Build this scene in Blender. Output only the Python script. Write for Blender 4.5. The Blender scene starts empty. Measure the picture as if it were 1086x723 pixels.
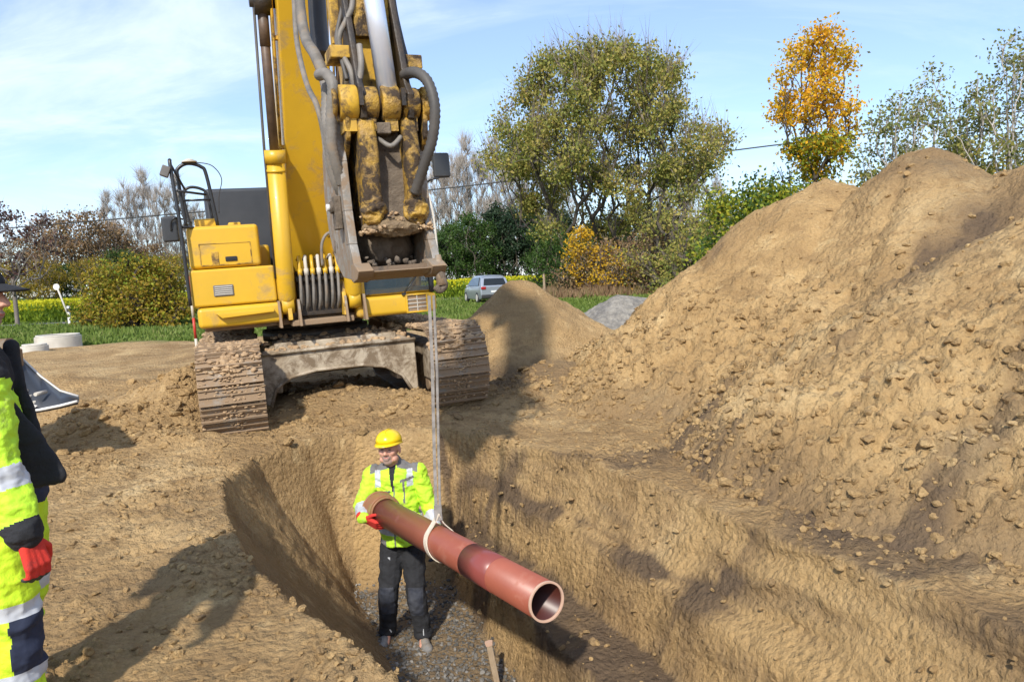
import bpy, bmesh, math, random
import numpy as np
from mathutils import Vector, Matrix, Euler
random.seed(7); RNG = np.random.default_rng(7)
D2R = math.radians
scene = bpy.context.scene
COL = scene.collection

# ------------------------------------------------------------------ camera model
F, PITCH, ROLL, CH = 800.0, math.atan(69.5/800), D2R(2.5), 1.6
FWD = np.array([0, math.cos(PITCH), -math.sin(PITCH)])
_r0 = np.array([1., 0, 0]); _u0 = np.array([0, math.sin(PITCH), math.cos(PITCH)])
RGT = math.cos(ROLL)*_r0 - math.sin(ROLL)*_u0
UPV = math.sin(ROLL)*_r0 + math.cos(ROLL)*_u0
def P(px, py, Y):
    """world point seen at a photo pixel at a real distance Y"""
    d = FWD + RGT*(px-543)/F + UPV*(361.5-py)/F
    t = Y/d[1]
    return Vector((d[0]*t, Y, CH+d[2]*t))

# ------------------------------------------------------------------ tagging helpers
def tag(o, label=None, cat=None, group=None, kind=None):
    if label: o['label'] = label
    if cat: o['category'] = cat
    if group: o['group'] = group
    if kind: o['kind'] = kind
    return o
def empty(name, loc=(0, 0, 0), rot=(0, 0, 0), **k):
    o = bpy.data.objects.new(name, None); COL.objects.link(o)
    o.location = loc; o.rotation_euler = rot; o.empty_display_size = .2
    return tag(o, **k)
def copy_tree(o, parent=None):
    c = o.copy(); COL.objects.link(c); c.parent = parent
    for ch in o.children: copy_tree(ch, c)
    return c

# ------------------------------------------------------------------ noise (numpy)
_perm = np.random.default_rng(3).permutation(256).astype(np.int64)
_perm = np.concatenate([_perm, _perm, _perm])
_g3 = np.random.default_rng(5).normal(size=(256, 3)); _g3 /= np.linalg.norm(_g3, axis=1)[:, None]
def perlin(x, y, z=0.0):
    x, y, z = np.broadcast_arrays(np.asarray(x, float), np.asarray(y, float), np.asarray(z, float))
    xi = np.floor(x).astype(np.int64); yi = np.floor(y).astype(np.int64); zi = np.floor(z).astype(np.int64)
    xf, yf, zf = x-xi, y-yi, z-zi
    u, v, w = [t*t*t*(t*(t*6-15)+10) for t in (xf, yf, zf)]
    xi &= 255; yi &= 255; zi &= 255
    def g(dx, dy, dz):
        h = _perm[_perm[_perm[(xi+dx) & 255]+((yi+dy) & 255)]+((zi+dz) & 255)] & 255
        G = _g3[h]
        return G[..., 0]*(xf-dx)+G[..., 1]*(yf-dy)+G[..., 2]*(zf-dz)
    L = lambda a, b, t: a+t*(b-a)
    return 1.6*L(L(L(g(0,0,0), g(1,0,0), u), L(g(0,1,0), g(1,1,0), u), v),
                 L(L(g(0,0,1), g(1,0,1), u), L(g(0,1,1), g(1,1,1), u), v), w)
def fbm(x, y, z=0.0, oct=4, gain=.5, lac=2.1):
    s = 0; a = 1; f = 1
    for i in range(oct):
        s = s+a*perlin(x*f+i*17.3, y*f+i*5.1, np.asarray(z)*f+i*3.7); a *= gain; f *= lac
    return s
def billow(x, y, z=0.0, oct=4, gain=.5):
    s = 0; a = 1; f = 1
    for i in range(oct):
        s = s+a*(1-2*np.abs(perlin(x*f+i*11.3, y*f+i*7.7, np.asarray(z)*f))); a *= gain; f *= 2.1
    return s
def lumps2(x, y, cell, seed, lo=.15, hi=.5, dens=.8):
    """rounded lumps half sunk in the surface, height in units of the cell"""
    X, Y = x/cell, y/cell; xi = np.floor(X).astype(np.int64); yi = np.floor(Y).astype(np.int64); best = np.zeros_like(X)
    for dx in (-1, 0, 1):
        for dy in (-1, 0, 1):
            h = _perm[(_perm[(xi+dx+seed) & 255]+(yi+dy)) & 255]; h2 = _perm[(h+91) & 255]; h3 = _perm[(h2+37) & 255]; h4 = _perm[(h3+11) & 255]
            r = (lo+(hi-lo)*(h3/255.)**2)*(h4/255. < dens); a = h4*.37
            ux, uy = X-(xi+dx+h/255.), Y-(yi+dy+h2/255.)
            c, s_ = np.cos(a), np.sin(a); vx = ux*c+uy*s_; vy = (-ux*s_+uy*c)*(1+.5*(h/255.))
            d = np.abs(vx)**2.6+np.abs(vy)**2.6; d = d**(1/2.6)
            best = np.maximum(best, r*np.clip(1-(d/np.maximum(r, 1e-4))**2.5, 0, 1)**.7)
    return best
def sstep(a, b, x):
    t = np.clip((x-a)/(b-a), 0, 1); return t*t*(3-2*t)

# ------------------------------------------------------------------ materials
def nt_new(name):
    m = bpy.data.materials.new(name); m.use_nodes = True
    nt = m.node_tree
    return m, nt, nt.nodes['Principled BSDF'], nt.nodes['Material Output']
def N(nt, t, **kw):
    n = nt.nodes.new(t)
    for k, v in kw.items(): setattr(n, k, v)
    return n
def noise_node(nt, scale, detail=4, rough=.55, vec=None, dist=0.0):
    n = N(nt, 'ShaderNodeTexNoise'); n.inputs['Scale'].default_value = scale
    n.inputs['Detail'].default_value = detail; n.inputs['Roughness'].default_value = rough
    n.inputs['Distortion'].default_value = dist
    if vec is not None: nt.links.new(vec, n.inputs['Vector'])
    return n
def ramp(nt, fac, stops, interp='LINEAR'):
    r = N(nt, 'ShaderNodeValToRGB'); r.color_ramp.interpolation = interp
    e = r.color_ramp.elements
    while len(e) < len(stops): e.new(.5)
    for el, (p, c) in zip(e, stops):
        el.position = p; el.color = (c[0], c[1], c[2], 1) if len(c) == 3 else c
    nt.links.new(fac, r.inputs[0]); return r
def mixc(nt, fac, a, b, blend='MIX'):
    n = N(nt, 'ShaderNodeMix', data_type='RGBA', blend_type=blend)
    for i, v in ((0, fac), (6, a), (7, b)):
        if hasattr(v, 'is_linked'): nt.links.new(v, n.inputs[i])
        elif isinstance(v, (int, float)): n.inputs[i].default_value = v
        else: n.inputs[i].default_value = (*v, 1)
    return n.outputs[2]
def mth(nt, op, a, b=None, clamp=False):
    n = N(nt, 'ShaderNodeMath', operation=op, use_clamp=clamp)
    for i, v in ((0, a), (1, b)):
        if v is None: continue
        if hasattr(v, 'is_linked'): nt.links.new(v, n.inputs[i])
        else: n.inputs[i].default_value = v
    return n.outputs[0]
def bump(nt, bsdf, h, strength, dist=.02, prev=None):
    b = N(nt, 'ShaderNodeBump'); b.inputs['Strength'].default_value = strength
    b.inputs['Distance'].default_value = dist
    nt.links.new(h, b.inputs['Height'])
    if prev is not None: nt.links.new(prev, b.inputs['Normal'])
    nt.links.new(b.outputs[0], bsdf.inputs['Normal']); return b.outputs[0]

def paint(name, c1, c2=None, rough=.45, metal=0., var_scale=3, dirt=None, dirt_amt=.5, dirt_scale=5,
          bmp=.0, bscale=40, coat=0., dist=.01, rough2=None):
    """surface with colour variation and optional dirt layer of its own shape"""
    m, nt, b, out = nt_new(name)
    tc = N(nt, 'ShaderNodeTexCoord').outputs['Object']
    c2 = c2 or tuple(x*.8 for x in c1)
    n1 = noise_node(nt, var_scale, 5, .6, tc)
    col = ramp(nt, n1.outputs[0], [(.35, c1), (.65, c2)]).outputs[0]
    rg = None
    if dirt:
        n2 = noise_node(nt, dirt_scale, 8, .7, tc, .4)
        lo = .62-.3*dirt_amt
        msk = ramp(nt, n2.outputs[0], [(lo, (0, 0, 0)), (lo+.13, (1, 1, 1))]).outputs[0]
        col = mixc(nt, msk, col, dirt)
        rg = mth(nt, 'ADD', mth(nt, 'MULTIPLY', msk, .9-rough), rough)
        nt.links.new(rg, b.inputs['Roughness'])
        if metal: nt.links.new(mth(nt, 'MULTIPLY', mth(nt, 'SUBTRACT', 1.0, msk), metal), b.inputs['Metallic'])
    else:
        b.inputs['Roughness'].default_value = rough; b.inputs['Metallic'].default_value = metal
    nt.links.new(col, b.inputs['Base Color'])
    b.inputs['Coat Weight'].default_value = coat
    if bmp:
        n3 = noise_node(nt, bscale, 5, .6, tc); bump(nt, b, n3.outputs[0], bmp, dist)
    return m

def soil_mat(name, tint=(1, 1, 1), streak=None, bs=1.0, light=0.0):
    m, nt, b, out = nt_new(name)
    tc = N(nt, 'ShaderNodeTexCoord').outputs['Object']
    a = lambda c: tuple(x*t for x, t in zip(c, tint))
    big = noise_node(nt, .55, 6, .62, tc, .6)
    mid = noise_node(nt, 3.5, 8, .65, tc, .5)
    fine = noise_node(nt, 45, 6, .7, tc)
    c = ramp(nt, big.outputs[0], [(.30, a((.25, .160, .085))), (.42, a((.385, .255, .135))), (.56, a((.49, .335, .182))), (.70, a((.56, .415, .25)))]).outputs[0]
    c = mixc(nt, ramp(nt, mid.outputs[0], [(.36, (1, 1, 1)), (.5, (0, 0, 0))]).outputs[0], c, a((.34, .225, .122)))
    c = mixc(nt, ramp(nt, mid.outputs[0], [(.58, (0, 0, 0)), (.74, (1, 1, 1))]).outputs[0], c, a((.62, .46, .27)))
    c = mixc(nt, .55, c, ramp(nt, fine.outputs[0], [(.3, (.50, .48, .45)), (.62, (1.0, 1.0, 1.0))]).outputs[0], 'MULTIPLY')
    at = N(nt, 'ShaderNodeAttribute', attribute_name='damp_shade')  # dark soil mask: damp patches, plus shade painted round the excavator
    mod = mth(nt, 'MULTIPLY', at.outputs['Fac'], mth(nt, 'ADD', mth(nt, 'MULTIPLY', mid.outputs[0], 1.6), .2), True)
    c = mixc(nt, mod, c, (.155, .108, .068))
    at2 = N(nt, 'ShaderNodeAttribute', attribute_name='ochre')
    c = mixc(nt, mth(nt, 'MULTIPLY', at2.outputs['Fac'], .7, True), c, mixc(nt, fine.outputs[0], (.46, .295, .125), (.60, .41, .195)))
    at4 = N(nt, 'ShaderNodeAttribute', attribute_name='stone')
    c = mixc(nt, at4.outputs['Fac'], c, mixc(nt, fine.outputs[0], (.06, .057, .052), (.13, .122, .11)))
    at3 = N(nt, 'ShaderNodeAttribute', attribute_name='grass')
    gn = noise_node(nt, .7, 6, .6, tc)
    gcol = ramp(nt, gn.outputs[0], [(.32, (.055, .10, .018)), (.52, (.085, .16, .025)), (.66, (.16, .19, .05)), (.8, (.22, .19, .09))]).outputs[0]
    gcol = mixc(nt, .4, gcol, ramp(nt, fine.outputs[0], [(.3, (.4, .4, .4)), (.7, (1, 1, 1))]).outputs[0], 'MULTIPLY')
    c = mixc(nt, at3.outputs['Fac'], c, gcol)
    nt.links.new(c, b.inputs['Base Color'])
    b.inputs['Roughness'].default_value = 1; b.inputs['Specular IOR Level'].default_value = .15
    mp = N(nt, 'ShaderNodeMapping'); nt.links.new(tc, mp.inputs[0])
    if streak: mp.inputs['Rotation'].default_value = (0, 0, streak[0]); mp.inputs['Scale'].default_value = (1, streak[1], 1)
    s1 = noise_node(nt, 5*bs, 8, .7, mp.outputs[0], .3)
    s2 = noise_node(nt, 28*bs, 6, .65, tc)
    vor = N(nt, 'ShaderNodeTexVoronoi'); vor.inputs['Scale'].default_value = 22*bs; nt.links.new(tc, vor.inputs[0])
    h = mth(nt, 'ADD', mth(nt, 'ADD', mth(nt, 'MULTIPLY', s1.outputs[0], 1.0), mth(nt, 'MULTIPLY', s2.outputs[0], .7)), mth(nt, 'MULTIPLY', vor.outputs[0], -.35))
    bump(nt, b, h, 1.0, .070)
    return m

def leaf_mat(name, cols, trans=.35, rough=.6):
    m, nt, b, out = nt_new(name)
    g = N(nt, 'ShaderNodeNewGeometry')
    n = len(cols)
    tc = N(nt, 'ShaderNodeTexCoord').outputs['Object']
    cl = noise_node(nt, .45, 3, .5, tc)
    f = mth(nt, 'ADD', mth(nt, 'MULTIPLY', g.outputs['Random Per Island'], .62), mth(nt, 'MULTIPLY', mth(nt, 'SUBTRACT', cl.outputs[0], .3), .95), True)
    r = ramp(nt, f, [(i/(n-1) if n > 1 else 0, c) for i, c in enumerate(cols)])
    nt.links.new(r.outputs[0], b.inputs['Base Color']); b.inputs['Roughness'].default_value = rough
    b.inputs['Specular IOR Level'].default_value = .25
    if trans:
        t = N(nt, 'ShaderNodeBsdfTranslucent'); nt.links.new(r.outputs[0], t.inputs[0])
        mx = N(nt, 'ShaderNodeMixShader'); mx.inputs[0].default_value = trans
        nt.links.new(b.outputs[0], mx.inputs[1]); nt.links.new(t.outputs[0], mx.inputs[2]); nt.links.new(mx.outputs[0], out.inputs[0])
    return m
def glass_mat(name, tint=(.03, .045, .05), alpha=.55):
    m, nt, b, out = nt_new(name)
    b.inputs['Base Color'].default_value = (*tint, 1); b.inputs['Roughness'].default_value = .06
    b.inputs['Alpha'].default_value = alpha
    return m

SOILD = (.30, .20, .11)
M = {}
M['soil'] = soil_mat('soil', tint=(1.10, 1.09, .97))
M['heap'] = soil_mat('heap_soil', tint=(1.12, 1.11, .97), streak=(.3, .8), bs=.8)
M['clod'] = paint('clod_soil', (.44, .30, .165), (.26, .17, .09), 1, var_scale=2.2, bmp=.6, bscale=60)
M['sand'] = soil_mat('sand', tint=(1.24, 1.24, 1.14), bs=1.6)
M['yellow'] = paint('yellow_paint', (.64, .385, .022), (.58, .35, .022), .38, var_scale=2, dirt=(.40, .26, .08), dirt_amt=.26, dirt_scale=3, coat=.1, bmp=.02, bscale=5)
M['yellow_worn'] = paint('worn_yellow_paint', (.60, .36, .03), (.45, .27, .04), .5, var_scale=6, dirt=(.11, .07, .035), dirt_amt=.5, dirt_scale=7, bmp=.3, bscale=30)
M['yellow_filthy'] = paint('greasy_yellow_paint', (.48, .285, .03), (.28, .17, .05), .5, var_scale=9, dirt=(.05, .033, .02), dirt_amt=.62, dirt_scale=8, bmp=.7, bscale=35, dist=.02)
M['grease'] = paint('black_grease', (.018, .015, .013), (.05, .035, .022), .5, var_scale=8, bmp=.5, bscale=40)
M['black'] = paint('black_rubber', (.022, .022, .024), (.035, .034, .033), .5, dirt=(.12, .09, .06), dirt_amt=.1)
M['blackpaint'] = paint('black_paint', (.016, .018, .022), (.022, .024, .028), .35)
M['hood'] = paint('charcoal_paint', (.028, .033, .042), (.04, .045, .055), .5)
M['steel'] = paint('muddy_steel', (.30, .26, .21), (.20, .16, .12), .55, metal=.3, dirt=(.26, .18, .11), dirt_amt=.9, dirt_scale=6, bmp=.5, bscale=30)
M['bucket'] = paint('scratched_grey_steel', (.33, .31, .28), (.22, .20, .17), .5, metal=.35, var_scale=7, dirt=(.23, .165, .11), dirt_amt=.62, dirt_scale=9, bmp=.4, bscale=35)
M['bucketin'] = paint('mud_lined_steel', (.10, .085, .07), (.06, .05, .04), .6, metal=.2, dirt=(.17, .12, .08), dirt_amt=.8, bmp=.6, bscale=20)
M['mud'] = paint('caked_mud', (.46, .32, .185), (.32, .215, .125), 1, var_scale=5, bmp=.8, bscale=25, dist=.03)
M['greymud'] = paint('grey_mud', (.17, .135, .10), (.09, .07, .052), .9, var_scale=8, bmp=.8, bscale=25, dist=.02)
M['undercar'] = paint('dried_mud_steel', (.44, .38, .29), (.33, .265, .185), .7, dirt=(.17, .125, .08), dirt_amt=.6, dirt_scale=5, bmp=.4, bscale=25)
M['chrome'] = paint('chrome', (.72, .78, .90), (.66, .72, .86), .28, metal=.55)  # bluish colour stands in for sky reflected on the rod
M['hose'] = paint('dusty_grey_hose', (.22, .20, .175), (.13, .12, .105), .6, var_scale=6, dirt=(.25, .19, .13), dirt_amt=.3, bmp=.3, bscale=60)
M['hosedark'] = paint('dark_hose', (.06, .056, .052), (.10, .09, .08), .6)
M['glass'] = glass_mat('dark_cab_glass')
M['mirror'] = paint('mirror_shell', (.03, .032, .035), (.04, .042, .045), .35)
M['mirrorglass'] = paint('mirror_glass', (.55, .57, .6), (.5, .52, .55), .15, metal=.9)
M['seat'] = paint('seat_fabric', (.05, .05, .055), (.07, .07, .075), .9)
M['white'] = paint('white_plastic', (.72, .71, .68), (.6, .58, .54), .5)
M['red'] = paint('red_paint', (.5, .04, .025), (.42, .04, .025), .5)
M['concrete'] = paint('pale_concrete', (.56, .53, .47), (.46, .43, .37), .9, bmp=.2)
M['pipe'] = paint('orange_brown_plastic', (.34, .098, .058), (.28, .080, .048), .42, var_scale=1.6, dirt=(.36, .14, .09), dirt_amt=.16, dirt_scale=5, bmp=.03, bscale=50, coat=.04)
M['pipein'] = paint('shaded_pipe_inner', (.075, .018, .012), (.06, .015, .01), .4)  # inner wall coloured dark to stand for shade inside the pipe
M['pipeband'] = paint('dark_red_film', (.25, .062, .05), (.22, .055, .045), .3)
M['rim'] = paint('pale_cut_edge', (.60, .40, .29), (.50, .32, .23), .6)
M['socket'] = paint('muddy_socket', (.30, .13, .06), (.25, .12, .05), .5, dirt=(.26, .19, .07), dirt_amt=.5, dirt_scale=9)
M['strap'] = paint('worn_webbing', (.30, .275, .25), (.17, .155, .14), .9, var_scale=14, bmp=.3, bscale=90)
M['straplight'] = paint('cream_webbing', (.66, .58, .46), (.52, .45, .36), .9, var_scale=14, bmp=.3, bscale=90)
M['hiviz'] = paint('hi_viz_yellow', (.50, .80, .03), (.40, .68, .03), .75, var_scale=6, bmp=.5, bscale=12, dist=.03, dirt=(.42, .50, .12), dirt_amt=.12, dirt_scale=7)
M['hiviz2'] = paint('hi_viz_yellow_trousers', (.56, .80, .02), (.46, .68, .02), .75, var_scale=5, bmp=.6, bscale=10, dist=.03, dirt=(.40, .44, .10), dirt_amt=.14, dirt_scale=6)
M['reflect'] = paint('grey_reflective_tape', (.50, .52, .55), (.42, .44, .47), .5)
M['greycloth'] = paint('grey_cloth', (.17, .165, .16), (.13, .125, .12), .9)
M['darkcloth'] = paint('black_cloth', (.012, .013, .016), (.020, .021, .025), .9, bmp=.7, bscale=14, dist=.02)
M['kneecloth'] = paint('dusty_knee_cloth', (.018, .022, .035), (.055, .060, .075), .85, var_scale=9, bmp=.4, bscale=14, dist=.02)
M['navy'] = paint('navy_cloth', (.012, .018, .042), (.018, .025, .052), .85, bmp=.3, bscale=14, dist=.02)
M['helmet'] = paint('yellow_helmet_plastic', (.85, .60, .01), (.82, .58, .01), .3)
M['skin'] = paint('skin', (.50, .25, .175), (.56, .30, .21), .55, var_scale=25)
M['lip'] = paint('lips', (.38, .13, .10), (.34, .12, .09), .5)
M['beard'] = paint('grey_stubble', (.36, .24, .19), (.27, .19, .16), .9, var_scale=120)
M['eye'] = paint('eye', (.04, .03, .025), (.03, .02, .02), .2)
M['redglove'] = paint('red_knit_glove', (.62, .035, .02), (.48, .03, .02), .85, var_scale=20, dirt=(.05, .03, .03), dirt_amt=.1, bmp=.3, bscale=150)
M['darkglove'] = paint('dark_glove', (.02, .03, .055), (.03, .035, .05), .8)
M['boot'] = paint('scuffed_boot', (.24, .24, .24), (.13, .128, .125), .7, var_scale=12, dirt=(.24, .20, .15), dirt_amt=.4)
M['sole'] = paint('boot_sole', (.05, .045, .04), (.09, .075, .06), .9)
M['wood'] = paint('weathered_wood', (.40, .31, .21), (.26, .19, .12), .9, bmp=.4, bscale=40)
M['bark'] = paint('bark', (.095, .078, .058), (.06, .05, .038), 1, bmp=.6, bscale=12)
M['barkgrey'] = paint('grey_bark', (.20, .17, .145), (.14, .12, .105), 1, bmp=.5, bscale=12)
M['barkpale'] = paint('pale_birch_bark', (.45, .42, .38), (.25, .22, .19), .9)
M['asphalt'] = paint('old_asphalt', (.17, .165, .15), (.13, .125, .115), .95, bmp=.3, bscale=20)
M['carpaint'] = paint('silver_car_paint', (.42, .45, .50), (.40, .43, .48), .28, metal=.6)
M['carglass'] = paint('car_glass', (.012, .015, .018), (.016, .02, .022), .06)
M['tail'] = paint('tail_light', (.35, .02, .02), (.3, .02, .02), .2)
M['plate'] = paint('number_plate', (.7, .7, .68), (.65, .65, .63), .5)

# ------------------------------------------------------------------ mesh builder
class MB:
    def __init__(s): s.v = []; s.f = []; s.sm = []; s.mi = []; s.n = 0; s.cur = 0
    def add(s, vs, fs, smooth=False, mi=None):
        b = s.n; s.v.extend([tuple(v) for v in vs]); s.n += len(vs)
        for f in fs: s.f.append(tuple(i+b for i in f)); s.sm.append(smooth); s.mi.append(s.cur if mi is None else mi)
        return s
    def box(s, c, size, rot=None, mi=None, M4=None):
        vs = []
        for z in (-.5, .5):
            for y in (-.5, .5):
                for x in (-.5, .5): vs.append(Vector((x*size[0], y*size[1], z*size[2])))
        if rot is not None: R = Euler(rot).to_matrix(); vs = [R @ v for v in vs]
        vs = [v+Vector(c) for v in vs]
        return s.add(vs, [(0,2,3,1),(4,5,7,6),(0,1,5,4),(2,6,7,3),(0,4,6,2),(1,3,7,5)], False, mi)
    def box2(s, lo, hi, mi=None):
        return s.box([(a+b)/2 for a, b in zip(lo, hi)], [abs(b-a) for a, b in zip(lo, hi)], mi=mi)
    def prism(s, pts, x0, x1, mi=None, axis=0):
        """pts (u,v) polygon, extruded along axis 0 (x): (x,u,v); axis 1: (u,x,v)"""
        n = len(pts)
        mk = (lambda x, p: (x, p[0], p[1])) if axis == 0 else (lambda x, p: (p[0], x, p[1]))
        if axis == 2: mk = lambda x, p: (p[0], p[1], x)
        vs = [mk(x0, p) for p in pts]+[mk(x1, p) for p in pts]
        fs = [tuple(range(n))[::-1], tuple(range(n, 2*n))]+[(i, (i+1) % n, (i+1) % n+n, i+n) for i in range(n)]
        return s.add(vs, fs, False, mi)
    def tube(s, pts, r, seg=10, caps=True, mi=None, flat=False):
        pts = [Vector(p) for p in pts]; n = len(pts)
        rs = r if isinstance(r, (list, tuple)) else [r]*n
        vs = []; prev = None
        for i, p in enumerate(pts):
            t = (pts[min(i+1, n-1)]-pts[max(i-1, 0)])
            t = t.normalized() if t.length > 1e-9 else Vector((0, 0, 1))
            if prev is None:
                a = t.cross(Vector((0, 0, 1)) if abs(t.z) < .9 else Vector((1, 0, 0))).normalized()
            else:
                a = (prev-t*prev.dot(t)).normalized()
            prev = a; b = t.cross(a)
            for k in range(seg):
                an = 2*math.pi*k/seg
                vs.append(p+(a*math.cos(an)+b*math.sin(an))*rs[i])
        fs = [(i*seg+k, i*seg+(k+1) % seg, (i+1)*seg+(k+1) % seg, (i+1)*seg+k) for i in range(n-1) for k in range(seg)]
        s.add(vs, fs, not flat, mi)
        if caps:
            b = s.n-len(vs)
            s.f.append(tuple(b+k for k in range(seg))[::-1]); s.sm.append(False); s.mi.append(s.cur if mi is None else mi)
            s.f.append(tuple(b+(n-1)*seg+k for k in range(seg))); s.sm.append(False); s.mi.append(s.cur if mi is None else mi)
        return s
    def ring(s, c0, c1, r_out, r_in, seg=32, mi=None, mi_in=None, mi_e0=None, mi_e1=None):
        c0, c1 = Vector(c0), Vector(c1); t = (c1-c0).normalized()
        a = t.cross(Vector((0, 0, 1)) if abs(t.z) < .9 else Vector((1, 0, 0))).normalized(); b = t.cross(a)
        vs = []
        for c, r in ((c0, r_out), (c1, r_out), (c1, r_in), (c0, r_in)):
            vs += [c+(a*math.cos(2*math.pi*k/seg)+b*math.sin(2*math.pi*k/seg))*r for k in range(seg)]
        for j, (mm, sm) in enumerate(((mi, True), (mi_e1, False), (mi_in, True), (mi_e0, False))):
            j2 = (j+1) % 4
            base = vs if j == 0 else []
            fs = [(j*seg+k, j*seg+(k+1) % seg, j2*seg+(k+1) % seg, j2*seg+k) for k in range(seg)]
            if j == 0: s.add(vs, fs, sm, mm); off = s.n-len(vs)
            else:
                for f in fs: s.f.append(tuple(i+off for i in f)); s.sm.append(sm); s.mi.append((s.cur if mi is None else mi) if mm is None else mm)
        return s
    def ball(s, c, r, seg=12, rings=8, mi=None, rot=None):
        r = r if hasattr(r, '__len__') else (r, r, r); vs = [Vector((0, 0, r[2]))]
        for i in range(1, rings):
            th = math.pi*i/rings
            for k in range(seg):
                ph = 2*math.pi*k/seg
                vs.append(Vector((r[0]*math.sin(th)*math.cos(ph), r[1]*math.sin(th)*math.sin(ph), r[2]*math.cos(th))))
        vs.append(Vector((0, 0, -r[2])))
        if rot is not None: R = Euler(rot).to_matrix(); vs = [R @ v for v in vs]
        vs = [v+Vector(c) for v in vs]
        fs = [(0, 1+k, 1+(k+1) % seg) for k in range(seg)]
        for i in range(rings-2):
            fs += [(1+i*seg+k, 1+(i+1)*seg+k, 1+(i+1)*seg+(k+1) % seg, 1+i*seg+(k+1) % seg) for k in range(seg)]
        e = len(vs)-1; o = 1+(rings-2)*seg
        fs += [(e, o+(k+1) % seg, o+k) for k in range(seg)]
        return s.add(vs, fs, True, mi)
    def capsule(s, p0, p1, r0, r1, seg=12):
        """closed tapered limb with round ends"""
        p0, p1 = Vector(p0), Vector(p1); t = (p1-p0).normalized()
        pts = []; rs = []
        for k in range(4):
            an = math.pi/2*(k+.3)/4.0; pts.append(p0-t*r0*math.cos(an)); rs.append(r0*math.sin(an))
        for k in range(5): pts.append(p0.lerp(p1, k/4)); rs.append(r0+(r1-r0)*k/4)
        for k in range(3, -1, -1):
            an = math.pi/2*(k+.3)/4.0; pts.append(p1+t*r1*math.cos(an)); rs.append(r1*math.sin(an))
        return s.tube(pts, rs, seg)
    def build(s, name, mats, parent=None, bevel=0, world=None, loc=None, rot=None, segs=2):
        me = bpy.data.meshes.new(name); me.from_pydata([tuple(v) for v in s.v], [], s.f); me.update()
        mats = mats if isinstance(mats, (list, tuple)) else [mats]
        for m in mats: me.materials.append(m)
        me.polygons.foreach_set('material_index', s.mi); me.polygons.foreach_set('use_smooth', s.sm)
        bm = bmesh.new(); bm.from_mesh(me); bmesh.ops.recalc_face_normals(bm, faces=bm.faces)
        bm.to_mesh(me); bm.free()
        o = bpy.data.objects.new(name, me); COL.objects.link(o)
        if world is not None: me.transform(world)     # world -> local of the parent
        if parent: o.parent = parent
        if loc: o.location = loc
        if rot: o.rotation_euler = rot
        if bevel:
            b = o.modifiers.new('bevel', 'BEVEL'); b.width = bevel; b.segments = segs; b.limit_method = 'ANGLE'; b.angle_limit = D2R(35)
            for p in me.polygons: p.use_smooth = True
            wn = o.modifiers.new('wn', 'WEIGHTED_NORMAL'); wn.keep_sharp = True
        return o
def raw_mesh(name, V, Fc, mats, parent=None, smooth=False, mi=None, nper=None):
    """fast mesh from numpy arrays; Fc is (n,k)"""
    me = bpy.data.meshes.new(name); V = np.asarray(V, np.float32); Fc = np.asarray(Fc, np.int32)
    n, k = Fc.shape
    me.vertices.add(len(V)); me.vertices.foreach_set('co', V.ravel())
    me.loops.add(n*k); me.loops.foreach_set('vertex_index', Fc.ravel())
    me.polygons.add(n); me.polygons.foreach_set('loop_start', np.arange(0, n*k, k, dtype=np.int32))
    me.polygons.foreach_set('loop_total', np.full(n, k, np.int32))
    me.polygons.foreach_set('use_smooth', np.full(n, smooth))
    mats = mats if isinstance(mats, (list, tuple)) else [mats]
    for m in mats: me.materials.append(m)
    if mi is not None: me.polygons.foreach_set('material_index', np.asarray(mi, np.int32))
    me.update(calc_edges=True); me.validate()
    o = bpy.data.objects.new(name, me); COL.objects.link(o)
    if parent: o.parent = parent
    return o
def set_attr(o, name, vals):
    a = o.data.attributes.new(name, 'FLOAT', 'POINT'); a.data.foreach_set('value', np.asarray(vals, np.float32).ravel())
def smooth_path(pts, n=6):
    """catmull-rom through the points"""
    pts = [Vector(p) for p in pts]; out = []
    for i in range(len(pts)-1):
        p0 = pts[max(i-1, 0)]; p1 = pts[i]; p2 = pts[i+1]; p3 = pts[min(i+2, len(pts)-1)]
        for k in range(n):
            t = k/n
            out.append(.5*((2*p1)+(-p0+p2)*t+(2*p0-5*p1+4*p2-p3)*t*t+(-p0+3*p1-3*p2+p3)*t**3))
    out.append(pts[-1]); return out

#=====TERRAIN=====
TY  = np.array([-3, 0.5, 2.9, 4.0, 5.0, 6.0, 7.0, 7.6, 8.0])
T_LR = np.array([3.0, 1.1, -.56, -1.42, -1.99, -2.39, -2.47, -2.14, -1.6])
T_LF = np.array([3.1, 1.5, .30, -.20, -.65, -1.07, -1.53, -1.72, -1.70])
T_RF = np.array([3.7, 2.15, 1.02, .55, .12, -.26, -.60, -.80, -.92])
T_B1 = np.array([3.85, 2.25, 1.12, .64, .20, -.17, -.52, -.74, -.90])
T_B1B = np.array([4.1, 2.60, 1.58, 1.10, .66, .22, -.35, -.70, -.885])
T_B2 = np.array([4.25, 2.74, 1.71, 1.23, .79, .33, -.26, -.68, -.87])
T_B2B = np.array([4.4, 2.90, 1.88, 1.40, .95, .47, -.15, -.63, -.83])
T_RR = np.array([4.8, 3.15, 2.14, 1.66, 1.21, .71, .03, -.54, -.8])
FLOOR_Z = -1.55
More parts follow.
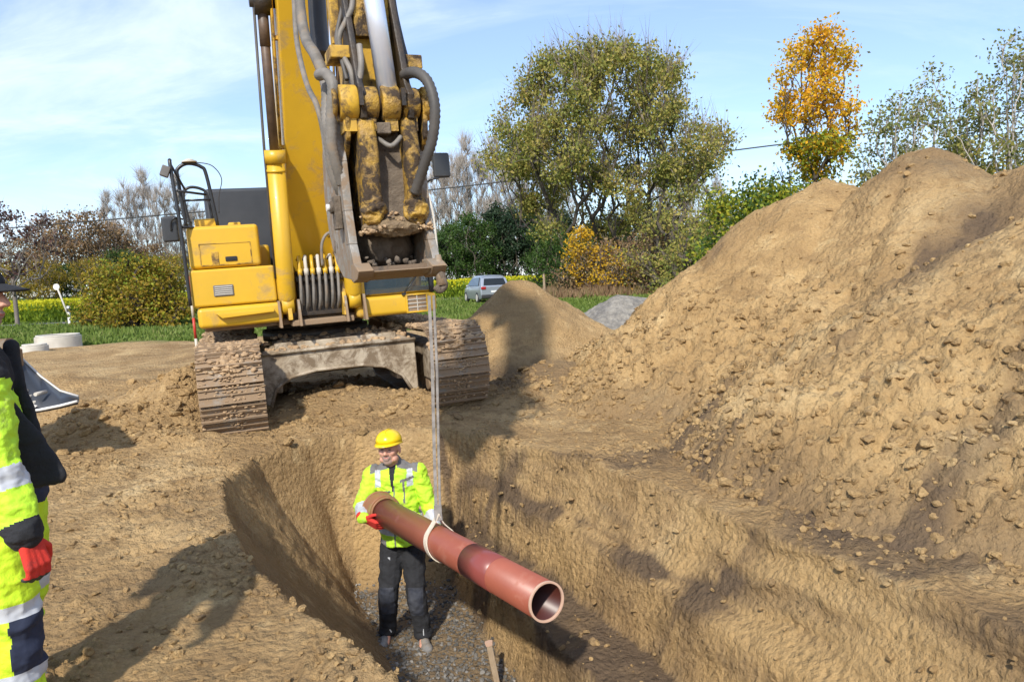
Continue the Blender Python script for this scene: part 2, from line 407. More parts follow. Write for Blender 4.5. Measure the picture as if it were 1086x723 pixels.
def trench_z(X, Y):
    z = np.zeros_like(X)
    tabs = [T_LR, T_LF, T_RF, T_B1, T_B1B, T_B2, T_B2B, T_RR]
    zz = [0, FLOOR_Z, FLOOR_Z, -.99, -.92, -.52, -.42, 0]
    wob = .03*fbm(X*.8+3, Y*.8, 0, 3)
    xs = [np.interp(Y, TY, t) for t in tabs]
    Xw = X+wob
    z = np.zeros_like(X)
    for i in range(len(tabs)-1):
        a, b = xs[i], np.maximum(xs[i+1], xs[i]+.02)
        t = np.clip((Xw-a)/(b-a), 0, 1)
        if i == 0: t = t**.74
        m = (Xw >= a) & (Xw < b)
        z = np.where(m, zz[i]+(zz[i+1]-zz[i])*t, z)
    # closed far end
    yend = 7.90+.1*fbm(X*1.3, Y*0, 5, 2)
    ze = FLOOR_Z*np.clip((yend-Y)/.50, 0, 1)**.62
    k = .16; df = np.maximum(k-np.abs(z-ze), 0)/k      # rounded where the side runs into the end
    m = np.maximum(z, ze)+df*df*k*.25*(z < -.1)*(ze < -.1)
    return np.minimum(m, np.maximum(z, ze)+.05)
SUNAZ = None
def ground_base(X, Y):
    z = trench_z(X, Y)
    inn = (z < -.02)
    far = sstep(9, 14, Y)*(1-sstep(22, 26, Y))
    z = z+.02*fbm(X*.5, Y*.5, 2, 3)*(~inn)
    z = z+far*(.10*fbm(X*.35, Y*.5, 7, 4)+.05*billow(X*.9, Y*.9, 3, 3))
    # ridges of loose earth next to the left track
    def bumpz(cx, cy, sx, sy, h, ang=0):
        c, s = math.cos(ang), math.sin(ang); u = (X-cx)*c+(Y-cy)*s; v = -(X-cx)*s+(Y-cy)*c
        return h*np.exp(-(u/sx)**2-(v/sy)**2)
    z = z+bumpz(-4.05, 9.3, .45, .8, .62)+bumpz(-4.6, 10.6, .9, .5, .35)+bumpz(-4.75, 8.5, .75, .38, .26, -.6)+bumpz(-5.6, 9.3, .8, .35, .22)
    z = z+bumpz(-3.4, 7.75, .5, .22, .09)+bumpz(-2.2, 9.6, 1.2, .6, .25)+bumpz(-.5, 9.3, .9, .35, .13)+bumpz(.6, 10.3, .8, .8, .38)
    z = z+bumpz(-7.2, 12.5, 1.2, .8, .18)+bumpz(-9.8, 19.5, 2.2, 1.0, .15)+bumpz(-5.5, 17, 2.0, .8, .1)
    return z
def ground_detail(X, Y, zb):
    sl = (zb < -.03) & (zb > FLOOR_Z+.03)
    left = sstep(.4, -1.2, X-np.interp(Y, TY, T_LR))
    # rotate into the trench frame for drag marks
    c, s = math.cos(.43), math.sin(.43); U = X*c+Y*s; Vv = -X*s+Y*c      # U across, V along the trench
    near = 1-sstep(10, 20, Y)
    rough = .30+.9*sstep(-.1, .5, fbm(X*.9+9, Y*.9, 1, 3))
    d = near*(.016*billow(U*2.2, Vv*9, 0, 4)*rough+.020*rough*billow(X*8, Y*8, 2, 4)+.030*fbm(X*1.6, Y*1.6, 21, 3)*rough)*np.where(sl, .45, 1)
    # striations cut by the bucket on the trench sides
    rs = (X > np.interp(Y, TY, T_RF)+.02)
    ch = (.030*billow(X*4.5, Y*4.5, zb*4.5, 4)+.026*billow(X*11, Y*11, zb*11, 3))*(.3+.7*sstep(-.25, .3, fbm(X*1.3, Y*1.3, 55, 2)))
    lay = .016*fbm(zb*14+U*3, Vv*2.2, 3, 3)+.010*fbm(zb*30+U*9, Vv*3.5, 9, 2)
    d = d+np.where(sl, np.where(rs, .25*ch+.02*fbm(X*1.8, Y*1.8, zb*2, 2), .006*fbm(zb*22, Vv*2.4, 2, 3)+.016*fbm(X*2.5, Y*2.5, zb*3, 3)+.006*billow(X*9, Y*9, zb*9, 3)), 0)
    fl = zb < FLOOR_Z+.03
    d = np.where(fl, .02*fbm(X*3, Y*3, 0, 4), d)
    # grouser marks left by the tracks between the machine and the camera
    tm = np.exp(-((X+3.3-.30*(8-Y))/.42)**2)*sstep(3.0, 4.5, Y)*(1-sstep(7.8, 8.2, Y))*(~sl)
    d = d+tm*.016*np.sin(Vv*2*math.pi/.19)
    lm = (lumps2(U, Vv*1.3, .11, 3, dens=.55)*.11+lumps2(X, Y, .065, 9, dens=.5)*.065)*near*sstep(-.15, .35, fbm(X*1.3, Y*1.3, 5, 3))
    d = d+np.where(sl | fl, 0, lm*.8)
    d = d+sstep(13, 9, Y)*.03*np.maximum(0, fbm(X*2.3, Y*2.3, 8, 4)-.2)*(~sl)
    return d
def ground_z(x, y):
    X = np.atleast_1d(np.asarray(x, float)); Y = np.atleast_1d(np.asarray(y, float))
    zb = ground_base(X, Y); return zb+ground_detail(X, Y, zb)
def axis_pts(lo, hi, step, growth, lo_end, hi_end):
    mid = list(np.arange(lo, hi+step/2, step))
    a = []; s = step; x = mid[-1]
    while x < hi_end: s *= growth; x += s; a.append(x)
    b = []; s = step; x = mid[0]
    while x > lo_end: s *= growth; x -= s; b.append(x)
    return np.array(b[::-1]+mid+a)
def grid_obj(name, xs, ys, Z, mat, X=None, Y=None, keep=None, extra=None, **tags):
    nx, ny = len(xs), len(ys)
    if X is None: X, Y = np.meshgrid(xs, ys)
    V = np.stack([X, Y, Z], -1).reshape(-1, 3)
    i = np.arange(nx-1)[None, :]+np.arange(ny-1)[:, None]*nx
    Fc = np.stack([i, i+1, i+1+nx, i+nx], -1).reshape(-1, 4)
    vals = {k: v.ravel() for k, v in (extra or {}).items()}
    if keep is not None:
        kf = keep.ravel()[Fc].any(axis=1); Fc = Fc[kf]
        used = np.zeros(len(V), bool); used[Fc.ravel()] = True
        idx = np.cumsum(used)-1; V = V[used]; Fc = idx[Fc]; vals = {k: v[used] for k, v in vals.items()}
    o = raw_mesh(name, V, Fc, mat, smooth=True)
    for k, v in vals.items(): set_attr(o, k, v)
    return tag(o, **tags)

GRASS_EDGE = lambda X: 23.2+.25*0*X
def build_ground():
    xs = np.concatenate([axis_pts(-4.9, -2.72, .031, 1.05, -700, -2.7)[:], np.arange(-2.69, 2.6, .0195), axis_pts(2.62, 2.66, .024, 1.05, 2.61, 700)]); xs = np.unique(np.round(xs, 5)); xs = xs[np.r_[True, np.diff(xs) > .008]]
    ys = axis_pts(2.5, 9.2, .026, 1.03, -60, 900)
    X, Y = np.meshgrid(xs, ys)
    zb = ground_base(X, Y)
    Z = zb+ground_detail(X, Y, zb)
    c_, s_ = math.cos(.43), math.sin(.43); U_ = X*c_+Y*s_; V_ = -X*s_+Y*c_
    rsm = sstep(0, .05, X-np.interp(Y, TY, T_RF))
    zz_ = zb+.25*V_*.2
    nh = .026*billow(V_*2.6, zz_*8, U_*3, 4)*(.4+.6*sstep(-.3, .3, fbm(V_*1.1, zz_, U_, 2)))+.008*billow(V_*5, zz_*22, U_*6, 3)+.026*fbm(V_*1.1, zz_*20, U_*5, 3)+.02*np.maximum(0, fbm(V_*7, zz_*12, U_*7, 2)-.25)
    nh = (nh*rsm+.30*nh*(1-rsm))*sstep(-.01, -.10, zb)*sstep(FLOOR_Z+.0, FLOOR_Z+.10, zb)
    g = sstep(-.6, .6, (Y-GRASS_EDGE(X))+.9*fbm(X*.5, Y*.5, 4, 4))
    sl = (zb < -.03)
    xr = np.interp(Y, TY, T_RR); b1 = np.interp(Y, TY, T_B1)
    wb = .025*fbm(X*3, Y*3, 70, 3)
    bt = lambda t0, t1, e: sstep(-e, e, X+wb-np.interp(Y, TY, t0))*sstep(e, -e, X+wb-np.interp(Y, TY, t1))
    bf = sstep(4.1, 4.8, Y+.2*fbm(X*2, Y*2, 80, 2))
    damp_shade = 1.5*bf*bt(T_B1, T_B1B, .04)*sl+1.4*bf*bt(T_B2, T_B2B, .025)*sl*sstep(-.45, .0, fbm(X*1.2, Y*1.2, 77, 3))
    damp_shade = damp_shade+.8*bt(T_RF, T_B1, .05)*sl*sstep(-.1, .4, fbm(X*1.5, Y*1.5, 78, 3))
    damp_shade = damp_shade+.85*np.clip(sstep(-.05, .35, fbm(X*1.1+4, Y*1.1, 9, 4)), 0, 1)*(X > xr-.3)*(X < xr+1.1)*(Y < 6.6)*(~sl)*.8
    damp_shade = damp_shade+.3*sstep(.2, .7, fbm(X*.7, Y*.7, 12, 4))+.5*sstep(FLOOR_Z+.5, FLOOR_Z+.05, zb)
    damp_shade = damp_shade+.55*np.exp(-((Y-9.9)/.9)**2)*(np.abs(X+.6) < 2.4)  # ground colour darkened for the shade under and beside the excavator
    # two grey smears dragged down the right side
    for (x0, y0, w, k_) in ((.1, 6.95, .10, .18), (1.1, 4.55, .17, .12)):
        u = (Y-y0)+(X-x0)*k_+.05*fbm(X*3, Y*3, 0, 3)
        damp_shade = damp_shade+.9*np.exp(-(u/w)**2)*sl*(X > b1)*sstep(-.5, .2, fbm(X*4, Y*4, 2, 3))
    # streaks smeared along the cut
    Us, Vs = X*math.cos(.43)+Y*math.sin(.43), -X*math.sin(.43)+Y*math.cos(.43)
    damp_shade = damp_shade+.55*sstep(.15, .55, fbm(zb*9+Us*2, Vs*.8, 6, 4))*sl*(X > b1)
    left = (X < np.interp(Y, TY, T_LF)-.02)
    ochre = 1.2*sl*(~left)*sstep(-.7, .2, fbm(X*.8, Y*.8, 20, 3))
    ochre = ochre*(1-np.clip(damp_shade, 0, 1))
    stone = sstep(FLOOR_Z+.06, FLOOR_Z+.02, zb)
    damp_shade = np.clip(damp_shade, 0, 1)*(1-g)
    grid_obj('ground', xs, ys, Z, M['soil'], X+nh*c_, Y+nh*s_, extra=dict(damp_shade=damp_shade, ochre=ochre, grass=g, stone=stone), kind='structure')
build_ground()

# --- spoil heap on the right
RIDGE = [(4.35, 10.3, 2.72), (4.75, 10.0, 2.50), (5.25, 9.6, 2.92), (5.7, 9.0, 2.55), (6.2, 8.0, 2.55), (6.6, 6.9, 2.75), (6.9, 5.6, 2.9), (7.6, 3.5, 2.8), (8.4, 1.0, 2.6)]
def heap_h(X, Y):
    best = np.full(X.shape, -9.0)
    for (x0, y0, h0), (x1, y1, h1) in zip(RIDGE[:-1], RIDGE[1:]):
        dx, dy = x1-x0, y1-y0; L2 = dx*dx+dy*dy
        t = np.clip(((X-x0)*dx+(Y-y0)*dy)/L2, 0, 1)
        d = np.hypot(X-x0-t*dx, Y-y0-t*dy)
        w = .35*fbm(X*.45+2, Y*.45, 1, 2)
        d = np.maximum(0, d+w*np.minimum(1, d))
        h = h0+(h1-h0)*t
        ds = np.where(d < .35, d*d/.7, d-.175)             # rounded crest
        z = h-(.68+.12*sstep(5.5, 3.6, X))*ds
        z = np.where(z < .75, .75-(.75-z)*.72, z)          # rubble apron at the foot
        best = np.maximum(best, z)
    # lump of fallen earth at the left foot
    best = np.maximum(best, .78-.85*np.hypot((X-1.75)/1.25, (Y-9.5)/.8))
    best = np.maximum(best, 2.3-.62*np.hypot(X-5.0, Y-6.2))
    return best
def heap_detail(X, Y, h):
    low = sstep(1.9, .3, h)
    # sliding grooves run down the slope, lumps gather at the foot
    d = .10*fbm(X*.8, Y*.8, 30, 3)+.045*billow(X*1.6, Y*1.6, 31, 3)*(.35+low)
    d = d+.036*billow(X*4.2, Y*4.2, 33, 4)*(.3+1.1*low)+.024*billow(X*10, Y*10, 35, 3)*(.4+.9*low)+.05*np.maximum(0, fbm(X*2.6, Y*2.6, 38, 3))**1.5*(.5+low)
    lw = sstep(2.0, .5, h+.4*fbm(X*.7, Y*.7, 50, 3))
    d = d+(lumps2(X, Y, .22, 1, dens=.35)*.12+lumps2(X, Y, .12, 5, dens=.6)*.10)*(.02+.8*lw)+lumps2(X, Y, .07, 7, dens=.6)*.06*(.15+lw*.8)+.030*billow(X*6+.5*Y, Y*6, 39, 4)*lw+.012*billow(X*16, Y*16, 41, 2)*(.4+lw)
    d = d+.02*fbm((X*.8+Y*.6)*1.2, (-X*.6+Y*.8)*5, 36, 3)*(1-low)
    return d
def build_heap():
    xs = axis_pts(.9, 6.4, .0205, 1.05, .2, 11.5); ys = axis_pts(3.0, 9.6, .024, 1.05, 1.5, 14.5)
    X, Y = np.meshgrid(xs, ys)
    h = heap_h(X, Y); Z = h+heap_detail(X, Y, h)*sstep(-.1, .35, h)-.03
    gz = ground_base(X, Y)
    keep = (Z > -.06) & (gz > -.25)
    damp_shade = 1.5*np.exp(-(((X-4.35)*.75+(Y-7.3)*.66)/1.2)**2-(((X-4.35)*-.66+(Y-7.3)*.75)/.42)**2)*(1+.5*fbm(X, Y, 3, 3))
    damp_shade = damp_shade+.7*sstep(.25, .7, fbm((X*.8+Y*.6)*.5+1, (-X*.6+Y*.8)*1.3, 44, 4))+.5*sstep(.35, .05, h)
    damp_shade = damp_shade+.6*np.exp(-((X-5.2)/.8)**2-((Y-9.1)/.5)**2)
    ochre = .6*sstep(.0, .5, fbm(X*.6+5, Y*.6, 40, 3))
    grid_obj('spoil_heap', xs, ys, Z, M['heap'], X, Y, keep=keep, extra=dict(damp_shade=np.clip(damp_shade, 0, 1), ochre=ochre*(1-np.clip(damp_shade, 0, 1))),
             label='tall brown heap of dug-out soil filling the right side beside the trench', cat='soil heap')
build_heap()
def total_z(X, Y):
    g = ground_z(X, Y); h = heap_h(X, Y); hz = h+heap_detail(X, Y, h)*sstep(-.1, .35, h)-.03
    return np.where((ground_base(X, Y) > -.25), np.maximum(g, hz), g)

def cone_heap(name, cx, cy, H, slope, mat, label, cat, ex=1.0, seed=0, foot_shade=0., ridge=None):
    R = H/slope*1.25*max(ex, 1)+.3
    xs = np.arange(cx-R-.3, cx+R+.8, .045); ys = np.arange(cy-R-.3, cy+R+.3, .045)
    X, Y = np.meshgrid(xs, ys)
    if ridge:
        x1, y1, h1 = ridge; dx, dy = x1-cx, y1-cy
        t = np.clip(((X-cx)*dx+(Y-cy)*dy)/(dx*dx+dy*dy), 0, 1); d = np.hypot(X-cx-t*dx, Y-cy-t*dy); Hh = H+(h1-H)*t
    else: d = np.hypot((X-cx)/np.where(X > cx, ex, 1), Y-cy); Hh = H
    d = np.maximum(0, d*(1+.12*fbm(X*.6, Y*.6, seed, 2)))
    z = Hh-slope*np.where(d < .24, d*d/.48, d-.12)
    z = np.where(z < .35, .35-(.35-z)*.7, z)
    Z = z+.08*fbm(X*1.3, Y*1.3, seed+1, 4)+.035*billow(X*4, Y*4, seed, 4)*sstep(1.5, .4, z)+.01*billow(X*9, Y*9, seed, 3)
    damp_shade = sstep(.4, .9, fbm(X*.8, Y*.8, seed+6, 3))*.35+foot_shade*sstep(.32, .1, z)  # random damp patches, plus shade painted into the foot of the heap
    o = grid_obj(name, xs, ys, Z-.02, mat, X, Y, keep=Z > -.12, extra=dict(damp_shade=np.clip(damp_shade, 0, 1), ochre=np.full(X.shape, .25)*(1-np.clip(damp_shade, 0, 1))), label=label, cat=cat)
    return o
cone_heap('sand_heap', .10, 13.5, 1.48, .76, M['sand'], 'pointed cone-shaped heap of pale brown sand behind the right crawler track', 'sand heap', ex=1.25, seed=3, foot_shade=.8)
m_grav, nt, b, out = nt_new('gravel')
tc = N(nt, 'ShaderNodeTexCoord').outputs['Object']
v = N(nt, 'ShaderNodeTexVoronoi'); v.inputs['Scale'].default_value = 16; nt.links.new(tc, v.inputs[0])
bg = noise_node(nt, .9, 3, .5, tc)
c = ramp(nt, v.outputs['Color'], [(0, (.12, .12, .12)), (.5, (.24, .235, .225)), (1, (.42, .40, .36))]).outputs[0]
c = mixc(nt, ramp(nt, bg.outputs[0], [(.45, (0, 0, 0)), (.55, (1, 1, 1))]).outputs[0], c, (.19, .19, .195), 'MULTIPLY')
c = mixc(nt, .0, c, c); nt.links.new(c, b.inputs['Base Color']); b.inputs['Roughness'].default_value = .9
bump(nt, b, v.outputs['Distance'], .9, .06)
for l in list(nt.links):
    pass
m_grav2 = paint('pale_gravel', (.31, .285, .24), (.17, .158, .138), .95, var_scale=9, bmp=.9, bscale=14, dist=.05, dirt=(.12, .112, .10), dirt_amt=.42, dirt_scale=1.3)
cone_heap('gravel_heap', 2.7, 19, 1.0, .62, m_grav2, 'low heap of grey gravel between the sand heap and the bushes', 'gravel heap', seed=8, ridge=(3.9, 19.4, .82))

# --- loose clods, pebbles
_t = (1+5**.5)/2
ICO_V = np.array([(-1, _t, 0), (1, _t, 0), (-1, -_t, 0), (1, -_t, 0), (0, -1, _t), (0, 1, _t), (0, -1, -_t), (0, 1, -_t), (_t, 0, -1), (_t, 0, 1), (-_t, 0, -1), (-_t, 0, 1)])/math.hypot(1, _t)
ICO_F = np.array([(0,11,5),(0,5,1),(0,1,7),(0,7,10),(0,10,11),(1,5,9),(5,11,4),(11,10,2),(10,7,6),(7,1,8),(3,9,4),(3,4,2),(3,2,6),(3,6,8),(3,8,9),(4,9,5),(2,4,11),(6,2,10),(8,6,7),(9,8,1)])
def _protos():
    bm = bmesh.new(); bmesh.ops.create_icosphere(bm, subdivisions=2, radius=1); bm.verts.ensure_lookup_table()
    V = np.array([v.co[:] for v in bm.verts]); Fq = np.array([[v.index for v in f.verts] for f in bm.faces]); bm.free(); out = []
    r_ = np.random.default_rng(99)
    for i in range(14):
        W = V.copy()
        for k in range(7):                       # broken faces
            n = r_.normal(size=3); n /= np.linalg.norm(n); d = r_.uniform(.45, .85); q = W@n; W = W-np.maximum(0, q-d)[:, None]*n
        W = W*(1+.22*perlin(W[:, 0]*1.6+i*5, W[:, 1]*1.6, W[:, 2]*1.6)+.10*perlin(W[:, 0]*4+i*5, W[:, 1]*4, W[:, 2]*4))[:, None]
        out.append(W)
    return np.array(out), Fq
PROTO_V, PROTO_F = _protos()
def clods(name, X, Y, Z, S, mat, flat=.8, parent=None, smooth=True):
    n = len(X); V = PROTO_V[RNG.integers(0, len(PROTO_V), n)]
    V = V*np.stack([RNG.uniform(.8, 1.35, n), RNG.uniform(.7, 1.1, n), RNG.uniform(.75, 1.1, n)*flat], -1)[:, None, :]
    a = RNG.uniform(0, 6.28, n); c, s = np.cos(a)[:, None], np.sin(a)[:, None]; tl = RNG.normal(0, .45, n); ct, st = np.cos(tl)[:, None], np.sin(tl)[:, None]
    y = V[..., 1]*ct-V[..., 2]*st; z = V[..., 1]*st+V[..., 2]*ct; x = V[..., 0]
    V = np.stack([x*c-y*s, x*s+y*c, z], -1)*S[:, None, None]+np.stack([X, Y, Z], -1)[:, None, :]
    k = len(PROTO_V[0]); Fc = (PROTO_F[None]+np.arange(n)[:, None, None]*k).reshape(-1, 3)
    o = raw_mesh(name, V.reshape(-1, 3), Fc, mat, parent=parent, smooth=smooth); set_attr(o, 'damp_shade', np.repeat(RNG.uniform(0, 1, n)**3*.5, k)); return o
def rocks(name, X, Y, Z, S, mat, flat=.7, jit=.22, parent=None, smooth=True):
    n = len(X)
    V = np.repeat(ICO_V[None], n, 0)*(1+RNG.normal(0, jit, (n, 12, 1)))
    V = V*np.stack([RNG.uniform(.7, 1.3, n), RNG.uniform(.7, 1.3, n), RNG.uniform(.75, 1.1, n)*flat], -1)[:, None, :]
    a = RNG.uniform(0, 6.28, n); c, s = np.cos(a)[:, None], np.sin(a)[:, None]
    tl = RNG.normal(0, .35, n); ct, st = np.cos(tl)[:, None], np.sin(tl)[:, None]
    y = V[..., 1]*ct-V[..., 2]*st; z = V[..., 1]*st+V[..., 2]*ct; x = V[..., 0]
    V = np.stack([x*c-y*s, x*s+y*c, z], -1)*S[:, None, None]+np.stack([X, Y, Z], -1)[:, None, :]
    Fc = (ICO_F[None]+np.arange(n)[:, None, None]*12).reshape(-1, 3)
    return raw_mesh(name, V.reshape(-1, 3), Fc, mat, parent=parent, smooth=smooth)
def scatter(n, x0, x1, y0, y1, dens, smin, smax, pw=2.5):
    X = RNG.uniform(x0, x1, n); Y = y0+(y1-y0)*RNG.uniform(0, 1, n)**1.3
    k = RNG.uniform(0, 1, n) < dens(X, Y); X, Y = X[k], Y[k]
    S = smin+(smax-smin)*RNG.uniform(0, 1, len(X))**pw
    return X, Y, S
def dens_ground(X, Y):
    zb = ground_base(X, Y); xl = np.interp(Y, TY, T_LR)
    d = .18+.9*sstep(.05, .55, fbm(X*.9+9, Y*.9, 1, 3))+.5*sstep(.2, .6, fbm(X*2+1, Y*2, 6, 3))
    d = np.where((zb < -.05), .13*(X > np.interp(Y, TY, T_RF)), d)
    d = d*np.where(zb < FLOOR_Z+.05, 0, 1)
    return np.clip(d*(heap_h(X, Y) < .05), 0, 1)
X, Y, S = scatter(52000, -6.5, 3.2, 2.4, 11.5, dens_ground, .004, .032, 3.0)
X2, Y2, S2 = scatter(1500, -6.5, 1.8, 7.8, 22, lambda x, y: np.clip(.8*sstep(.1, .5, fbm(x*.9, y*.9, 60, 3)), 0, 1)*(ground_base(x, y) > -.05), .02, .10, 2.5)
def bands(x, y):
    b_ = np.exp(-((x+4.2)/.75)**2-((y-9.3)/1.3)**2)+.8*np.exp(-((x+4.7)/.8)**2-((y-8.3)/.5)**2)+.6*np.exp(-((x+2.2)/1.3)**2-((y-8.9)/.5)**2)+.7*np.exp(-((x-.3)/.8)**2-((y-9.6)/.7)**2)+.35*np.exp(-((x+3.3)/.8)**2-((y-7.6)/.4)**2)
    return np.clip(b_*(.25+sstep(-.1, .3, fbm(x*2, y*2, 61, 2))), 0, 1)*(ground_base(x, y) > -.04)
X3, Y3, S3 = scatter(9000, -6.2, 1.2, 7.2, 11.6, bands, .010, .085, 3.0)
X, Y, S = np.r_[X, X2, X3], np.r_[Y, Y2, Y3], np.r_[S, S2, S3]
big = S > .016; b_ = big; tag(clods('larger_soil_clods', X[b_], Y[b_], ground_z(X[b_], Y[b_])+S[b_]*.1, S[b_], M['heap'], .7, smooth=False), 'lumps of brown soil lying on the churned ground', 'soil clods', kind='stuff')
X, Y, S = X[~big], Y[~big], S[~big]
tag(rocks('soil_clods', X, Y, ground_z(X, Y)+S*.0, S, M['heap'], .8, .28, smooth=False), kind='stuff', label='crumbs of brown soil scattered over the churned ground', cat='soil clods')
def dens_heap(X, Y):
    h = heap_h(X, Y)
    return np.clip((h > -.05)*(ground_base(X, Y) > -.1)*(.05+1.0*sstep(1.5, .35, h+.5*fbm(X*.6, Y*.6, 71, 2))*(.25+.75*sstep(-.2, .4, fbm(X*.9, Y*.9, 70, 3)))), 0, 1)
X, Y, S = scatter(60000, .3, 8.5, 2.2, 12.5, dens_heap, .005, .055, 3.6)
h = heap_h(X, Y); Z = h+heap_detail(X, Y, h)*sstep(-.1, .35, h)-.03
big = S > .015; b_ = big; tag(clods('larger_heap_clods', X[b_], Y[b_], Z[b_]+S[b_]*.05, S[b_], M['heap'], .8, smooth=False), 'broken lumps of soil on the spoil heap', 'soil clods', kind='stuff')
X, Y, S, Z = X[~big], Y[~big], S[~big], Z[~big]
tag(rocks('heap_clods', X, Y, Z+S*.05, S, M['heap'], .85, .28, smooth=False), kind='stuff', label='rubble of soil lumps lying on the spoil heap', cat='soil clods')
# broken layer of crumbs on the steep trench sides and gravel on its floor
def dens_floor(X, Y): return (ground_base(X, Y) < FLOOR_Z+.10)*1.0
X, Y, S = scatter(26000, -2.0, 2.5, 3.0, 7.9, dens_floor, .006, .020, 1.6)
m_peb = leaf_mat('trench_gravel', [(.05, .048, .044), (.09, .085, .076), (.15, .14, .125), (.36, .34, .31)], trans=0, rough=.8)
tag(rocks('trench_gravel', X, Y, ground_z(X, Y)+S*.3, S, m_peb, .75, smooth=False), kind='stuff', label='grey gravel bed on the trench floor', cat='gravel')

#=====EXCAVATOR=====
M['caked'] = paint('oily_mud', (.26, .185, .10), (.13, .09, .055), .8, var_scale=7, bmp=.8, bscale=25, dist=.03)
M['rodbrown'] = paint('dirty_brown_rod', (.13, .085, .055), (.075, .05, .035), .5, var_scale=9)
EX = empty('excavator', (-2.50, 10.35, .02), (0, D2R(-2), D2R(20)), label='large yellow crawler excavator holding the pipe over the trench', cat='excavator')
bpy.context.view_layer.update()
EXI = (Matrix.Translation(EX.location) @ EX.rotation_euler.to_matrix().to_4x4()).inverted()
_ea = D2R(22)
# upper body frame: local a (to the viewer's right), b (forward), z
UPM = Matrix.Translation((-.15*math.cos(D2R(20)), .15*math.sin(D2R(20)), 0)) @ Matrix.Rotation(D2R(2), 4, 'Z')
def U(a, b, z): return UPM @ Vector((a, -b, z))
def ub(mb, a0, a1, b0, b1, z0, z1, mi=None): return mb.box2((a0, -b1, z0), (a1, -b0, z1), mi)
def ubuild(mb, name, mat, parent=EX, **k):
    return mb.build(name, mat, parent, world=UPM, **k)
def bz(pts): return [(-b, z) for b, z in pts]

# ---- tracks
def track(ac, seed):
    w = .66; path = []
    zc, R, bf, br = .49, .47, 1.72, -1.85
    for k in range(13): an = -math.pi/2+math.pi*k/12; path.append((bf+R*math.cos(an), zc+R*math.sin(an)))
    n = 22
    for k in range(1, n): path.append((bf+(br-bf)*k/n, zc+R-.035*math.sin(math.pi*k/n)))
    for k in range(13): an = math.pi/2+math.pi*k/12; path.append((br+R*math.cos(an), zc+R*math.sin(an)))
    for k in range(1, n): path.append((br+(bf-br)*k/n, zc-R))
    # resample at the shoe pitch
    pts = np.array(path+[path[0]]); seg = np.hypot(*np.diff(pts, axis=0).T); cum = np.r_[0, np.cumsum(seg)]
    ns = 54; ts = np.arange(ns)*cum[-1]/ns
    rnd = random.Random(seed)
    t = MB(); chain = MB()
    for s in ts:
        p = np.array([np.interp(s, cum, pts[:, i]) for i in (0, 1)]); q = np.array([np.interp((s+.05) % cum[-1], cum, pts[:, i]) for i in (0, 1)])
        an = math.atan2(q[1]-p[1], q[0]-p[0])
        R3 = Matrix.Rotation(-an, 3, 'X')      # b -> -y
        def L(a, u, v):                         # u along travel, v outward
            b = p[0]+u*math.cos(an)+v*math.sin(an); z = p[1]+u*math.sin(an)-v*math.cos(an)
            return (ac+a, -b, z)
        j = rnd.uniform(-.006, .006)
        def slab(u0, u1, v0, v1, a0=-w/2, a1=w/2, mb=t):
            vs = [L(a, u, v) for v in (v0, v1) for u in (u0, u1) for a in (a0, a1)]
            mb.add(vs, [(0,2,3,1),(4,5,7,6),(0,1,5,4),(2,6,7,3),(0,4,6,2),(1,3,7,5)])
        slab(-.088, .088, -.012+j, .014+j); slab(-.088, -.066, .014, .044+j); slab(.0, .016, .014, .036+j); slab(.070, .082, .014, .034)
        slab(-.07, .07, -.09, -.012, -.10, -.05, chain); slab(-.07, .07, -.09, -.012, .05, .10, chain)
    tr = t.build('track', M['steel'], EX)
    chain.build('track_chain', M['mud'], tr)
    for bb, rr in ((bf, .38), (br, .37)):
        wl = MB(); wl.tube([(ac-.05, -bb, zc), (ac+.05, -bb, zc)], rr, 28); wl.tube([(ac-.14, -bb, zc), (ac+.14, -bb, zc)], .13, 16)
        wl.build('idler_wheel', M['steel'], tr)
    for k in range(8):
        rl = MB(); bb = -1.35+k*.385; rl.tube([(ac-.14, -bb, .20), (ac+.14, -bb, .20)], .10, 14); rl.build('roller', M['steel'], tr)
    fr = MB(); fr.box2((ac-.16, -1.45, .26), (ac+.16, 1.6, .70)); fr.build('track_frame', M['undercar'], tr, bevel=.02)
    # mud caked on the shoes and heaped on top
    n = 2600
    s = RNG.uniform(0, cum[-1]*.62, n); s = (s-1.0) % cum[-1]
    pb = np.interp(s, cum, pts[:, 0]); pz = np.interp(s, cum, pts[:, 1])
    e = .02; qb = np.interp((s+e) % cum[-1], cum, pts[:, 0]); qz = np.interp((s+e) % cum[-1], cum, pts[:, 1])
    an = np.arctan2(qz-pz, qb-pb)
    a = np.where(RNG.uniform(0, 1, n) < .45, RNG.normal(0.0, .06, n), RNG.uniform(-w/2, w/2, n))
    top = np.cos(an) < -.5
    S = np.where(top, .055, .026)*RNG.uniform(.3, 1.25, n)
    v = .01+RNG.uniform(0, .02, n)
    X = ac+a; B = pb+v*np.sin(an); Z = pz-v*np.cos(an)
    md = clods('track_mud', X, -B, Z, S*.85, M['mud'], .5); md.parent = tr; md['kind'] = 'stuff'
    return tr
track(-1.27, 1); track(1.25, 2)

